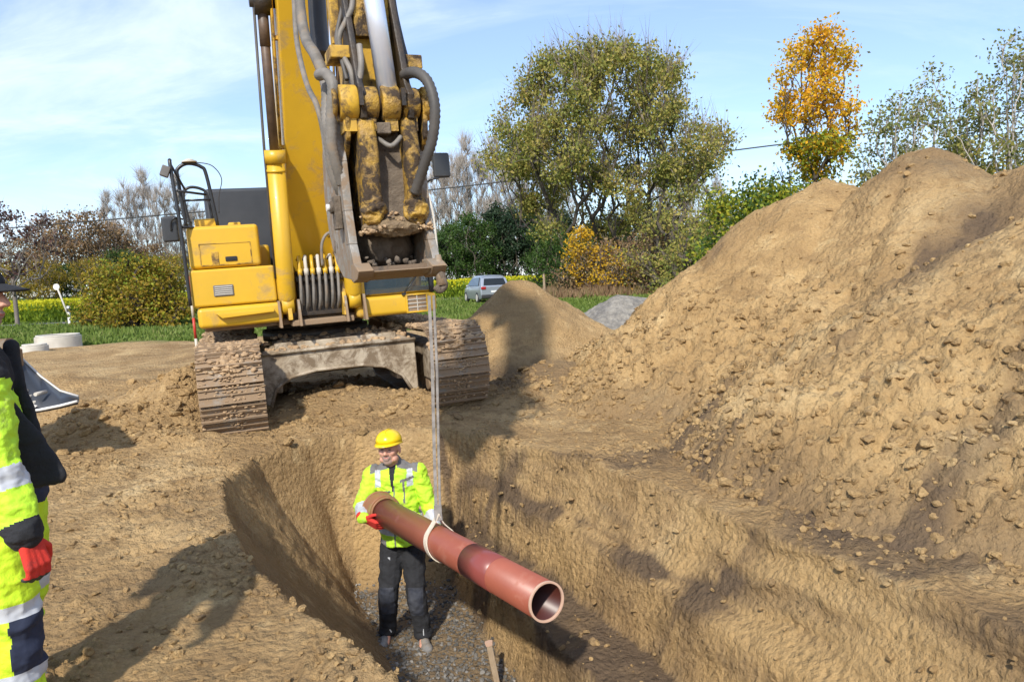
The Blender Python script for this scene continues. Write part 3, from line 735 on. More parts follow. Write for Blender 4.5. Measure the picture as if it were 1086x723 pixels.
# ---- car body
m = MB()
arch = [(-.95, .80), (-.95, .20), (-.86, .16), (-.78, .38), (-.60, .49), (-.3, .545), (.25, .545), (.55, .49), (.75, .36), (.88, .12), (.95, .14), (.95, .80)]
m.prism(arch, -1.16, -1.05, axis=1)
m.add([(-.95, -1.16, .80), (.95, -1.16, .80), (.62, -.55, .95), (-.62, -.55, .95), (-.95, -1.0, .74), (.95, -1.0, .74), (.62, -.5, .88), (-.62, -.5, .88)],
      [(0,1,2,3), (4,7,6,5), (0,4,5,1), (1,5,6,2), (2,6,7,3), (3,7,4,0)])
m.box2((-.75, -1.0, .5), (.75, 1.0, .9)); m.box2((-.97, -1.05, .3), (-.70, -.6, .78)); m.box2((.70, -1.05, .3), (.97, -.6, .78))
m.box2((-.97, .6, .3), (.97, 1.05, .78))
ucb = m.build('undercarriage_frame', M['undercar'], EX, bevel=.02)
m = MB(); m.tube([(-.95, -1.18, .80), (0, -1.185, .812), (.95, -1.18, .80)], .022, 8)
e1 = [(a, z) for a, z in arch[2:10]]; m.tube([(a, -1.165, z) for a, z in e1], .020, 8)
m.build('arch_flange', M['undercar'], ucb)
X = RNG.uniform(-.85, .9, 170); Y = RNG.uniform(-1.15, -.5, 170)
md = clods('frame_mud', X, Y, .80+.25*(Y+1.16), RNG.uniform(.015, .055, 170), M['mud'], .8); md.parent = ucb; md['kind'] = 'stuff'

def upt(mb, pts, r, **k): return mb.tube([(a, -b, z) for a, b, z in pts], r, **k)
m = MB(); m.tube([(0, 0, .88), (0, 0, 1.02)], .70, 40); m.tube([(0, 0, 1.02), (0, 0, 1.10)], .64, 40)
ubuild(m, 'slew_ring', M['grease'])
# ---- deck
m = MB(); ub(m, -1.40, 1.42, -2.2, 1.0, 1.12, 1.19); ub(m, -.42, .32, .9, 1.22, 1.10, 1.17)
ubuild(m, 'deck_frame', M['steel'], bevel=.01)
# boom foot brackets
m = MB()
for a0 in (-.46, .20): m.prism(bz([(.1, 1.18), (1.25, 1.18), (1.2, 1.45), (.8, 2.15), (.55, 2.3), (.2, 2.2)]), a0, a0+.05)
upt(m, [(-.48, .6, 2.0), (.27, .6, 2.0)], .07)
ubuild(m, 'boom_bracket', M['yellow_worn'], bevel=.008)
# ---- counterweight and hood
m = MB(); m.prism([(-1.42, 1.6), (-1.38, 2.3), (-1.1, 2.75), (-.4, 3.0), (.4, 3.0), (1.1, 2.75), (1.38, 2.3), (1.42, 1.6)], 1.12, 2.35, axis=2)
ubuild(m, 'counterweight', M['yellow'], bevel=.08, segs=3)
m = MB(); ub(m, -1.22, 1.32, -1.6, -.75, 1.9, 3.0)
ubuild(m, 'engine_hood', M['hood'], bevel=.05)
m = MB(); ub(m, -1.38, -.5, -1.55, .1, 1.19, 2.15); ub(m, .4, 1.40, -1.55, -.62, 1.19, 2.2)
ubuild(m, 'engine_side', M['yellow'], bevel=.04)
# ---- tool box beside the boom (viewer's left)
m = MB(); ub(m, -1.48, -.69, .12, 1.12, 1.86, 2.35); tb = ubuild(m, 'tank_box', M['yellow'], bevel=.045, segs=3)
m = MB(); ub(m, -1.50, -.56, .10, 1.19, 1.42, 1.85); ubuild(m, 'storage_box', M['yellow'], bevel=.03, segs=3)
sb = MB(); ub(sb, -1.46, -.52, .10, 1.22, 1.17, 1.41); sbo = ubuild(sb, 'step_band', M['yellow'], bevel=.05, segs=3)
m = MB(); m.prism([(-1.27, 1.34), (-.62, 1.335), (-.62, 1.30), (-1.2, 1.275)], -1.30, -1.215, axis=1); ubuild(m, 'step', M['yellow'], sbo, bevel=.008)
m = MB(); ub(m, -1.38, -1.12, .2, .8, 2.35, 2.46); ub(m, -1.0, -.85, .3, .6, 2.35, 2.42); ubuild(m, 'filler_cap', M['yellow'], tb, bevel=.02)
m = MB(); ub(m, -1.26, -1.04, 1.185, 1.205, 1.53, 1.66); gr = ubuild(m, 'vent_plate', M['greycloth'], bevel=.01)
m = MB()
for k in range(5): ub(m, -1.245, -1.055, 1.2, 1.212, 1.548+k*.022, 1.557+k*.022)
ubuild(m, 'vent_slat', M['concrete'], gr)
m = MB(); ub(m, -1.09, -.96, 1.115, 1.135, 1.93, 1.985); ubuild(m, 'latch', M['blackpaint'], tb, bevel=.008)
m = MB(); ub(m, -1.24, -1.16, 1.115, 1.128, 1.90, 2.05); ubuild(m, 'lock_plate', M['yellow_worn'], tb, bevel=.01)
m = MB(); ub(m, -1.36, -.8, 1.115, 1.127, 1.89, 1.90); ub(m, -1.36, -.8, 1.115, 1.127, 2.14, 2.147); ub(m, -1.365, -1.355, 1.115, 1.127, 1.9, 2.14); ub(m, -.805, -.795, 1.115, 1.127, 1.9, 2.14); ubuild(m, 'door_seam', M['yellow_worn'], tb)
# ---- handrails
m = MB()
upt(m, smooth_path([(-1.52, 1.22, 1.45), (-1.53, 1.22, 2.3), (-1.56, 1.18, 3.0), (-1.56, 1.15, 3.1)]), .021)
upt(m, smooth_path([(-1.47, 1.0, 2.35), (-1.50, 1.0, 2.9), (-1.49, 1.0, 3.02), (-1.38, 1.0, 3.08), (-1.24, 1.0, 3.04), (-1.19, 1.0, 2.93), (-1.13, 1.0, 2.36)]), .021)
upt(m, smooth_path([(-1.42, .55, 2.35), (-1.47, .55, 2.75), (-1.40, .55, 2.86), (-1.26, .55, 2.84), (-1.2, .55, 2.75), (-1.16, .55, 2.36)]), .018)
upt(m, [(-1.52, 1.2, 2.75), (-1.22, 1.0, 2.72)], .014); upt(m, [(-1.50, 1.0, 2.66), (-1.16, 1.0, 2.66)], .013)
upt(m, [(-1.56, 1.15, 3.06), (-1.44, 1.05, 2.78)], .013)
upt(m, [(-1.51, 1.21, 2.34), (-1.40, 1.1, 2.34)], .016)
hr = ubuild(m, 'handrail', M['blackpaint'])
m = MB(); m.box((-1.62, -1.18, 2.97), (.09, .10, .12), (0, .4, 0)); ubuild(m, 'work_lamp', M['greycloth'], hr, bevel=.01)
m = MB(); m.tube([(-1.36, -1.0, 3.09), (-1.36, -1.0, 3.105)], .085, 18); m.tube([(-1.36, -1.0, 3.105), (-1.36, -1.0, 3.13)], [.08, .03], 18); ubuild(m, 'beacon_base', M['concrete'], hr)
m = MB(); upt(m, smooth_path([(-1.28, 1.0, 3.09), (-1.12, 1.0, 3.05), (-1.03, 1.0, 2.9), (-1.08, 1.0, 2.7), (-1.1, 1, 2.5)]), .006, seg=6); ubuild(m, 'cable', M['black'], hr)
# left mirror
m = MB(); m.box((-1.64, -1.14, 2.33), (.17, .05, .29)); mr = ubuild(m, 'mirror', M['mirror'], bevel=.025)
m = MB(); upt(m, smooth_path([(-1.50, 1.1, 2.44), (-1.57, 1.2, 2.45), (-1.62, 1.19, 2.41), (-1.63, 1.17, 2.31)]), .011, seg=8); ubuild(m, 'mirror_arm', M['blackpaint'], mr)
# ---- cab
m = MB(); ub(m, .37, 1.42, -.6, 1.14, 1.12, 1.37)
cab = ubuild(m, 'cab', M['yellow'], bevel=.05, segs=3)
m = MB(); ub(m, .38, .50, 1.02, 1.13, 1.37, 1.58); ub(m, .36, 1.40, -.58, 1.0, 1.371, 1.45); ub(m, 1.33, 1.41, -.55, .5, 1.45, 2.0); ub(m, .36, 1.41, -.62, -.54, 1.4, 2.9); ubuild(m, 'cab_lower_panel', M['yellow'], cab, bevel=.02)
m = MB()
for pts in ([(.42, 1.10, 1.56), (.42, 1.04, 2.3), (.43, .80, 2.93)], [(1.37, 1.10, 1.37), (1.37, 1.06, 2.2), (1.36, .80, 2.93)], [(1.37, .1, 1.4), (1.37, .1, 2.93)], [(1.37, -.55, 1.4), (1.36, -.5, 2.93)], [(.42, -.55, 1.4), (.42, -.5, 2.93)]):
    m = MB(); upt(m, smooth_path(pts), .036, seg=8); ubuild(m, 'cab_pillar', M['blackpaint'], cab)
m = MB(); ub(m, .38, 1.41, -.58, .86, 2.92, 3.02); ubuild(m, 'cab_roof', M['hood'], cab, bevel=.04)
m = MB()
m.add([(.44, -1.10, 1.40), (1.35, -1.10, 1.40), (1.35, -1.03, 2.3), (.44, -1.03, 2.3), (1.34, -.81, 2.9), (.45, -.81, 2.9)], [(0,1,2,3), (3,2,4,5)])
ubuild(m, 'windscreen', M['glass'], cab)
m = MB(); m.add([(.46, -1.105, 1.405), (1.34, -1.105, 1.405), (1.34, -1.09, 1.60), (.46, -1.09, 1.60)], [(0,1,2,3)]); ubuild(m, 'lower_window', M['glass'], cab)
m = MB(); m.add([(1.375, -1.04, 1.5), (1.375, -.12, 1.45), (1.36, -.12, 2.9), (1.36, -.82, 2.9)], [(0,1,2,3)]); m.add([(1.375, -.08, 2.0), (1.375, .5, 2.0), (1.36, .5, 2.9), (1.36, -.08, 2.9)], [(0,1,2,3)])
m.add([(.40, -1.0, 1.5), (.40, .5, 1.5), (.42, .5, 2.9), (.42, -.82, 2.9)], [(0,1,2,3)]); ubuild(m, 'side_window', M['glass'], cab)
m = MB(); ub(m, .44, 1.36, 1.075, 1.10, 1.60, 1.625); ubuild(m, 'window_bar', M['blackpaint'], cab)
m = MB(); upt(m, [(.98, 1.14, 1.37), (1.07, 1.15, 1.47), (1.2, 1.13, 1.62)], .008, seg=6); m.box((.985, -1.15, 1.375), (.05, .03, .03)); ubuild(m, 'wiper', M['blackpaint'], cab)
m = MB(); ub(m, .65, 1.15, -.35, .15, 1.45, 1.62); ub(m, .65, 1.15, -.42, -.28, 1.6, 2.4); ub(m, .78, 1.02, -.40, -.30, 2.4, 2.62); ub(m, .5, .62, -.1, .4, 1.6, 1.85); ubuild(m, 'operator_seat', M['seat'], cab, bevel=.05)
m = MB(); 
for (a0, a1, z0, z1) in ((1.0, 1.025, 1.13, 1.36), (1.27, 1.295, 1.13, 1.36), (1.0, 1.295, 1.345, 1.365), (1.0, 1.295, 1.125, 1.145)): ub(m, a0, a1, 1.13, 1.165, z0, z1)
sg = ubuild(m, 'step_grille', M['yellow'], cab, bevel=.004)
m = MB(); ub(m, 1.02, 1.275, 1.135, 1.145, 1.14, 1.35); ubuild(m, 'grille_backing', M['steel'], sg)
m = MB(); 
for k in range(3): ub(m, 1.02, 1.275, 1.15, 1.158, 1.19+k*.05, 1.20+k*.05)
ub(m, 1.145, 1.155, 1.15, 1.158, 1.14, 1.35); ubuild(m, 'grille_bar', M['concrete'], sg)
m = MB(); upt(m, smooth_path([(1.44, 1.12, 1.4), (1.47, 1.16, 1.5), (1.47, 1.14, 2.3), (1.44, 1.02, 2.7)]), .014); upt(m, smooth_path([(1.40, .3, 1.5), (1.46, .3, 1.6), (1.46, .3, 2.3), (1.40, .3, 2.4)]), .014); ubuild(m, 'grab_rail', M['concrete'], cab)
mbx = MB(); mbx.box((1.64, -1.10, 2.98), (.23, .06, .32)); mr = ubuild(mbx, 'mirror', M['mirror'], bevel=.03)
m = MB(); upt(m, smooth_path([(1.38, .95, 2.72), (1.48, 1.1, 2.80), (1.59, 1.12, 2.82)]), .014, seg=8); ubuild(m, 'mirror_arm', M['blackpaint'], mr)

# ---- boom
BA = -.05; bh = .27
m = MB()
prof = [(.38, 1.78), (.62, 1.75), (.88, 2.25), (1.1, 2.62), (1.55, 3.45), (2.10, 4.75), (2.45, 5.35), (3.0, 5.78), (3.7, 5.98), (4.45, 6.0),
        (4.52, 6.25), (4.3, 6.4), (3.3, 6.5), (2.6, 6.35), (1.95, 5.95), (1.5, 5.3), (1.0, 4.2), (.55, 3.0), (.33, 2.3), (.28, 2.0)]
m.prism(bz(prof), BA-bh, BA+bh)
bm_ = ubuild(m, 'boom', M['yellow'], bevel=.02)
m = MB(); upt(m, [(BA-bh-.02, .80, 2.30), (BA+bh+.02, .80, 2.30)], .02); ub(m, BA-bh+.01, BA+bh-.01, .86, .90, 2.40, 2.42); ubuild(m, 'boom_seam', M['yellow_worn'], bm_)
m = MB()                                  # pipework on the boom side
upt(m, smooth_path([(BA-bh-.04, 1.0, 2.6), (BA-bh-.04, 1.55, 3.7), (BA-bh-.045, 2.0, 4.9)]), .016, seg=8)
upt(m, smooth_path([(BA-bh-.035, .9, 2.6), (BA-bh-.03, 1.4, 3.7), (BA-bh-.035, 1.85, 4.9)]), .016, seg=8)
for b_, z_ in ((1.3, 3.2), (1.75, 4.3)): ub(m, BA-bh-.06, BA-bh, b_-.03, b_+.03, z_-.02, z_+.02)
for s_ in (.03, .075): upt(m, smooth_path([(BA+bh-s_, .95, 2.15), (BA+bh+.03, 1.2, 2.7), (BA+bh+.035, 1.62, 3.6), (BA+bh+.04, 2.2, 4.95)]), .014, seg=8)
ubuild(m, 'boom_pipe', M['yellow_worn'], bm_)
# boom cylinders
for ac in (BA-.40, BA+.40):
    m = MB(); p0 = Vector((ac, -1.12, 1.36)); p1 = Vector((ac, -1.80, 4.66)); d = (p1-p0)
    ptop = p0.lerp(p1, .53)
    m.tube([p0, p0.lerp(p1, .03), ptop], [.08, .105, .105], 20); m.tube([p0.lerp(p1, .495), ptop+d.normalized()*.03], .122, 20); m.tube([p0.lerp(p1, .465), p0.lerp(p1, .475)], .112, 20)
    m.tube([p0-Vector((.07, 0, 0)), p0+Vector((.07, 0, 0))], .11, 18)
    cyl = ubuild(m, 'boom_cylinder', M['yellow'])
    m = MB(); m.tube([ptop, p1], .052, 16); m.tube([p1-d.normalized()*.45, p1-d.normalized()*.08], .058, 14); rod = ubuild(m, 'cylinder_rod', M['rodbrown'], cyl)
    m = MB(); m.tube([p1-Vector((.09, 0, 0)), p1+Vector((.09, 0, 0))], .135, 20); m.tube([p1-Vector((.13, 0, 0)), p1+Vector((.13, 0, 0))], .06, 14); ubuild(m, 'rod_eye', M['grease'], rod)
    m = MB(); q = Vector(((.11 if ac > BA else -.11), -.02, 0))
    m.tube([p0.lerp(p1, .1)+q, p0.lerp(p1, .55)+q, p0.lerp(p1, .98)+q*.8], .015, 8); ubuild(m, 'cylinder_pipe', M['hosedark'], cyl)
# cylinder foot brackets
for ac in (BA-.52, BA-.29, BA+.27, BA+.50):
    m = MB(); m.prism(bz([(.95, 1.1), (1.3, 1.1), (1.22, 1.42), (1.05, 1.42)]), ac, ac+.03); ubuild(m, 'cylinder_bracket', M['steel'], bevel=.005)
# hoses between boom foot and deck
for k in range(7):
    a = BA-.23+k*.075
    m = MB(); j = random.uniform(-.03, .03)
    upt(m, smooth_path([(a+j, 1.0, 1.22), (a-.01, 1.17, 1.36), (a, 1.2, 1.55), (a+.01, 1.17, 1.76)]), .019, seg=8)
    h_ = ubuild(m, 'hose', M['hose'])
    m = MB(); upt(m, smooth_path([(a+.01, 1.17, 1.76), (a+.012, 1.14, 1.87), (a+.03, 1.02, 1.93), (a+.03, .85, 1.90)]), .021, seg=8); upt(m, [(a+.01, 1.17, 1.70), (a+.01, 1.165, 1.78)], .03, seg=6)
    ubuild(m, 'hose_fitting', M['yellow' if k % 2 == 0 else 'concrete'], h_)
m = MB(); upt(m, smooth_path([(BA+.05, 1.2, 1.80), (BA+.06, 1.24, 2.05), (BA+.14, 1.24, 2.18), (BA+.28, 1.22, 2.18), (BA+.36, 1.2, 2.1)]), .018, seg=8); ubuild(m, 'hose', M['hose'])
m = MB(); ub(m, BA-.26, BA+.28, .9, 1.1, 1.2, 1.75); ub(m, BA-.28, BA+.30, 1.02, 1.15, 1.62, 1.69); ubuild(m, 'valve_block', M['grease'], bevel=.02)

# ---- stick
SA = -.03
m = MB(); m.prism(bz([(4.05, 6.35), (4.15, 5.7), (4.42, 4.2), (4.62, 2.85), (4.66, 2.66), (4.82, 2.62), (4.92, 2.75), (4.93, 3.1), (4.98, 4.2), (5.05, 5.4), (4.9, 6.6), (4.4, 6.9)]), SA-.19, SA+.17)
stk = ubuild(m, 'stick', M['yellow_worn'], bevel=.015)
m = MB(); m.box2((SA-.13, -5.01, 3.35), (SA+.11, -4.94, 5.2)); ubuild(m, 'stick_wear_plate', M['yellow_filthy'], stk, bevel=.01)
# yellow plate strip left of the stick front seen beside the hoses
m = MB(); m.prism(bz([(4.72, 3.35), (4.80, 3.35), (4.98, 5.3), (4.80, 5.3)]), SA-.26, SA-.19); m.box2((SA-.33, -5.06, 3.18), (SA-.14, -4.82, 3.27))
ubuild(m, 'hose_bracket', M['yellow_worn'], stk, bevel=.01)
m = MB(); m.box2((SA+.20, -5.06, 3.12), (SA+.34, -4.82, 3.22)); ubuild(m, 'hose_bracket', M['yellow_filthy'], stk, bevel=.01)
# bucket cylinder
p0 = Vector((SA+.03, -5.18, 2.88)); p1 = Vector((SA-.01, -4.93, 4.5)); p2 = Vector((SA-.02, -4.80, 5.9))
m = MB(); m.tube([p1, p2], .095, 20); m.tube([p1-(p1-p0).normalized()*.03, p1+(p2-p1).normalized()*.08], .11, 20); bc = ubuild(m, 'bucket_cylinder', M['yellow_worn'])
m = MB(); m.tube([p0, p1], .072, 24); ubuild(m, 'cylinder_rod', M['chrome'], bc)
# dark plates left and right of the rod (links to the stick)
lk = MB()
for a0, r_ in ((SA-.17, .03), (SA+.17, .03)):
    lk.prism(bz([(5.24, 2.72), (5.28, 2.89), (5.20, 2.98), (4.95, 3.72), (4.80, 3.72), (4.86, 3.3), (5.0, 2.84), (5.1, 2.70)]), a0-.025, a0+.025)
lko = ubuild(lk, 'link_arm', M['grease'], bevel=.012)
# row of bosses on the linkage pin
PZ, PB = 2.84, 5.16
m = MB(); upt(m, [(SA-.40, PB, PZ), (SA+.38, PB, PZ)], .055, seg=16); pin = ubuild(m, 'linkage_pin', M['steel'])
for (a0, a1, r, mt) in ((-.38, -.35, .11, 'yellow_filthy'), (-.33, -.20, .125, 'yellow_worn'), (-.185, -.06, .118, 'yellow_filthy'), (-.035, .095, .128, 'yellow_filthy'), (.12, .24, .112, 'yellow_filthy'), (.27, .33, .12, 'yellow_filthy'), (.345, .37, .10, 'grease')):
    m = MB(); upt(m, [(SA+a0, PB, PZ), (SA+a0+.01, PB, PZ), (SA+a1-.01, PB, PZ), (SA+a1, PB, PZ)], [r*.93, r, r, r*.93], seg=24)
    if a1-a0 > .08: m.box2((SA+a0+.02, -PB-.05, PZ-.20), (SA+a1-.02, -PB+.10, PZ))
    ubuild(m, 'boss', M[mt], pin)
for a0 in (-.19, .11):
    m = MB(); m.box((SA+a0, -PB-.13, PZ+.02), (.03, .02, .12)); ubuild(m, 'boss_rib', M['grease'], pin)
# coupler casting reaching down into the bucket
m = MB()
m.prism(bz([(5.10, 2.76), (5.22, 2.74), (5.27, 2.5), (5.22, 2.10), (5.10, 1.97), (4.75, 1.95), (4.7, 2.6), (4.8, 2.76)]), SA-.22, SA-.09)
m.prism(bz([(5.10, 2.76), (5.22, 2.74), (5.27, 2.5), (5.22, 2.10), (5.10, 1.97), (4.75, 1.95), (4.7, 2.6), (4.8, 2.76)]), SA+.10, SA+.21)
cp = ubuild(m, 'coupler', M['yellow_filthy'], bevel=.035, segs=3)
m = MB(); m.prism(bz([(5.06, 2.72), (5.12, 2.4), (5.10, 2.0), (4.8, 1.98), (4.8, 2.72)]), SA-.10, SA+.11); m.box2((SA-.08, -5.22, 2.62), (SA+.02, -5.05, 2.70)); ubuild(m, 'coupler_web', M['greymud'], cp, bevel=.01)
m = MB(); upt(m, smooth_path([(SA-.07, 5.16, 2.60), (SA, 5.24, 2.53), (SA+.09, 5.2, 2.60)]), .018, seg=8); ubuild(m, 'coupler_hose', M['hose'], cp)
def lumps(name, fn, n, s0, s1, mat, par):
    pts = np.array([fn() for _ in range(n)]); S = RNG.uniform(s0, s1, n)
    o = clods(name, pts[:, 0], -pts[:, 1], pts[:, 2], S, mat, .9); o.data.transform(UPM); o.parent = par; o['kind'] = 'stuff'; return o
r = random.uniform
def blob(name, c, rad, amp, sc, mat, par, seed=0):
    m = MB(); m.ball((0, 0, 0), (1, 1, 1), 64, 40); V = np.array(m.v)
    q = V*np.array(rad); nz = billow(q[:, 0]*sc, q[:, 1]*sc, q[:, 2]*sc+seed, 4)
    m.v = [tuple(v) for v in (q+V*(amp*nz)[:, None]+np.array([c[0], -c[1], c[2]]))]
    return ubuild(m, name, mat, par)
lumps('coupler_mud', lambda: (SA+r(-.26, .26), 5.17+r(-.08, .06), 1.93+abs(random.gauss(0, .06))), 160, .006, .022, M['mud'], cp)
blob('mud_cake', (SA, 5.12, 1.97), (.215, .085, .045), .022, 11, M['caked'], cp)
blob('mud_cake', (SA-.15, 5.17, 2.10), (.07, .06, .10), .02, 12, M['yellow_filthy'], cp, 3)
blob('mud_cake', (SA+.16, 5.17, 2.08), (.07, .06, .09), .02, 12, M['yellow_filthy'], cp, 7)
# ---- bucket
m = MB(); hw = .292; BC = -.065
shell = [(5.30, 1.66), (5.05, 1.62), (4.75, 1.64), (4.48, 1.76), (4.28, 2.0), (4.22, 2.3), (4.32, 2.6), (4.52, 2.8), (4.78, 2.86)]
inner = [(b+.0 if i == 0 else b+.03*(1 if i > 3 else .3), z+(.03 if i < 5 else -.0)) for i, (b, z) in enumerate(shell)]
m.prism(bz(shell+inner[::-1]), BC-hw+.02, BC+hw-.02)
bk = ubuild(m, 'bucket', M['bucketin'])
side = [(5.31, 1.65), (5.05, 1.61), (4.75, 1.63), (4.48, 1.75), (4.27, 2.0), (4.21, 2.3), (4.31, 2.62), (4.52, 2.82), (4.78, 2.88), (5.02, 2.72), (5.10, 2.45), (5.13, 2.1), (5.19, 1.85)]
for a0 in (BC-hw-.01, BC+hw-.02):
    m = MB(); m.prism(bz(side), a0, a0+.03); sp = ubuild(m, 'bucket_side', M['bucket'], bk, bevel=.006)
    m = MB(); sg_ = -1 if a0 < 0 else 1
    edge = [(5.31, 1.66), (5.19, 1.86), (5.13, 2.1), (5.10, 2.45), (5.02, 2.72)]
    for (b0, z0), (b1, z1) in zip(edge[:-1], edge[1:]):
        m.prism(bz([(b0+.012, z0), (b1+.012, z1), (b1-.09, z1), (b0-.12, z0)]), a0-.014, a0+.044)
    ubuild(m, 'side_cutter', M['bucket'], sp, bevel=.005)
m = MB(); m.prism(bz([(5.42, 1.655), (5.36, 1.625), (5.10, 1.595), (5.10, 1.63), (5.36, 1.66)]), BC-hw-.015, BC+hw+.015)
for a0 in (BC-hw-.025, BC+hw-.085): m.prism(bz([(5.44, 1.665), (5.38, 1.61), (5.2, 1.585), (5.16, 1.72), (5.30, 1.72)]), a0, a0+.11)
ubuild(m, 'cutting_edge', M['steel'], bk, bevel=.008)
m = MB(); m.box((BC-hw-.05, -4.98, 2.10), (.05, .12, .24)); m.tube([(BC-hw-.10, -4.98, 2.14), (BC-hw+.0, -4.98, 2.14)], .045, 16); pl_ = ubuild(m, 'pin_bracket', M['greymud'], bk, bevel=.008)
m = MB(); m.tube([(BC-hw-.125, -4.985, 2.14), (BC-hw-.10, -4.985, 2.14)], .026, 12); ubuild(m, 'pin_cap', M['white'], pl_)
# bucket ears
m = MB()
for a0 in (SA-.30, SA+.26): m.prism(bz([(4.5, 2.70), (4.95, 2.4), (5.2, 2.6), (5.26, 2.89), (5.12, 2.96), (4.95, 2.86), (4.72, 2.9), (4.55, 2.86)]), a0, a0+.035)
ubuild(m, 'bucket_ear', M['yellow_filthy'], bk, bevel=.01)
lumps('bucket_mud', lambda: (BC+r(-.27, .27), 4.75+r(0, .5), 1.68+.10*abs(random.gauss(0, .4))), 40, .008, .03, M['greymud'], bk)
blob('packed_mud', (BC, 4.52, 1.86), (.27, .42, .20), .03, 5, M['greymud'], bk, 5)
# hook with caked mud at the lip corner
m = MB(); upt(m, smooth_path([(BC+hw-.02, 5.36, 1.66), (BC+hw-.0, 5.38, 1.57), (BC+hw+.01, 5.38, 1.52), (BC+hw-.03, 5.38, 1.49), (BC+hw-.06, 5.38, 1.52)]), [.026]*24+[.018], seg=8)
hk = ubuild(m, 'lifting_hook', M['greymud'], bk)
m = MB(); upt(m, [(BC+hw-.01, 5.34, 1.74), (BC+hw-.005, 5.37, 1.52)], [.022, .045], seg=8); ubuild(m, 'hook_shank', M['steel'], hk)
# ---- big hoses over the linkage
def whose(name, pts, rr, mat, ribs=False, n=8, par=EX):
    path = smooth_path([P(*p) for p in pts], n)
    m = MB()
    if ribs:
        # spiral guard: rings along the hose
        pp = [path[0]]; 
        tot = sum((path[i+1]-path[i]).length for i in range(len(path)-1)); k = int(tot/.018)
        cum = [0]
        for i in range(len(path)-1): cum.append(cum[-1]+(path[i+1]-path[i]).length)
        out = []; rs = []
        for j in range(k+1):
            s = tot*j/k; i = max(q for q in range(len(cum)) if cum[q] <= s+1e-9); i = min(i, len(path)-2)
            out.append(path[i].lerp(path[i+1], (s-cum[i])/max(1e-9, cum[i+1]-cum[i]))); rs.append(rr*(1.0 if j % 2 else .86))
        m.tube(out, rs, 12)
    else: m.tube(path, rr, 10)
    return m.build(name, mat, par, world=EXI)
whose('hose', [(316, -70, 7.2), (318, 0, 6.9), (324, 40, 6.5), (335, 60, 6.0), (346, 90, 5.72), (347, 125, 5.62), (350, 160, 5.62), (358, 195, 5.68), (372, 222, 5.8)], .045, M['hose'], True)
whose('hose', [(309, -60, 7.3), (312, 0, 7.1), (315, 45, 6.7), (325, 88, 6.2), (336, 112, 5.9), (343, 140, 5.85), (348, 175, 5.85), (360, 212, 5.9)], .022, M['hose'])
whose('hose', [(338, 80, 5.6), (346, 79, 5.45), (353, 92, 5.36), (351, 125, 5.36), (353, 160, 5.4), (363, 196, 5.5)], .042, M['hose'], True)
whose('hose', [(400, -60, 5.9), (408, 0, 5.85), (418, 45, 5.8), (428, 72, 5.75)], .035, M['hosedark'])
whose('hose', [(410, -60, 5.9), (416, 0, 5.9), (424, 40, 5.85), (432, 70, 5.8)], .028, M['black'])
whose('hose', [(428, 80, 5.6), (440, 77, 5.45), (453, 86, 5.35), (461, 112, 5.32), (459, 145, 5.35), (451, 172, 5.4), (440, 205, 5.5)], .040, M['hosedark'], True)
whose('hose', [(372, -60, 5.7), (374, 0, 5.6), (368, 20, 5.58), (360, 38, 5.56), (362, 55, 5.56), (372, 75, 5.5), (375, 92, 5.5)], .020, M['hose'])
whose('hose', [(366, -60, 5.8), (364, 0, 5.7), (357, 40, 5.62), (362, 62, 5.55), (368, 85, 5.5)], .016, M['hosedark'])
whose('hose', [(381, 48, 5.5), (383, 70, 5.45), (380, 92, 5.45)], .022, M['hose'])
whose('hose', [(334, -40, 7.6), (336, 0, 7.5), (338, 30, 7.4), (341, 60, 7.3)], .085, M['black'])
# ---- pipe and sling
PF, PN = P(405, 541, 6.12), P(580, 638, 3.98)
dr = (PN-PF).normalized()
PR = .110
pe = empty('drain_pipe', tuple(PF), label='long orange-brown plastic drain pipe hanging level in a sling above the trench', cat='pipe')
pl = Matrix.Translation(-PF)
m = MB(); m.ring(PF+dr*.02, PN, PR, PR-.009, 56, mi=0, mi_in=1, mi_e0=0, mi_e1=2)
m.ring(PF+dr*1.62, PF+dr*1.98, PR+.0012, PR+.0002, 56, mi=3, mi_e0=3, mi_e1=3, mi_in=3)
m.build('pipe_wall', [M['pipe'], M['pipein'], M['rim'], M['pipeband']], pe, world=pl)
m = MB(); m.ring(PF-dr*.06, PF+dr*.075, PR+.030, PR+.0005, 48); m.ring(PF-dr*.075, PF-dr*.055, PR+.040, PR-.01, 48); m.ring(PF+dr*.075, PF+dr*.095, PR+.018, PR+.0005, 48)
m.build('pipe_socket', M['socket'], pe, world=pl, bevel=.006)
m = MB()
for k in range(14):
    an = D2R(62); nn = (dr.cross(Vector((0, 0, 1))).normalized()*math.cos(an)*-1+Vector((0, 0, 1))*math.sin(an)).normalized(); q = PF+dr*(.55+k*.034)+nn*(PR+.0005)
    if k % 5 != 4: m.tube([q, q+dr*random.uniform(.012, .026)], .0022, 6)
m.build('pale_print_dashes', M['rim'], pe, world=pl)  # dashes standing in for a line of pale print on the pipe
m = MB(); m.ring(PN-dr*.012, PN+dr*.003, PR+.003, PR-.010, 56); m.build('pipe_rim', M['rim'], pe, world=pl, bevel=.002)
ts = .44; cs = PF.lerp(PN, ts)
hook = P(457, 318, 5.36); 
topc = cs+Vector((0, 0, PR+.005))
se = empty('lifting_sling', tuple(topc), label='worn grey webbing sling running from the bucket corner down round the pipe', cat='sling'); sl_ = Matrix.Translation(-topc)
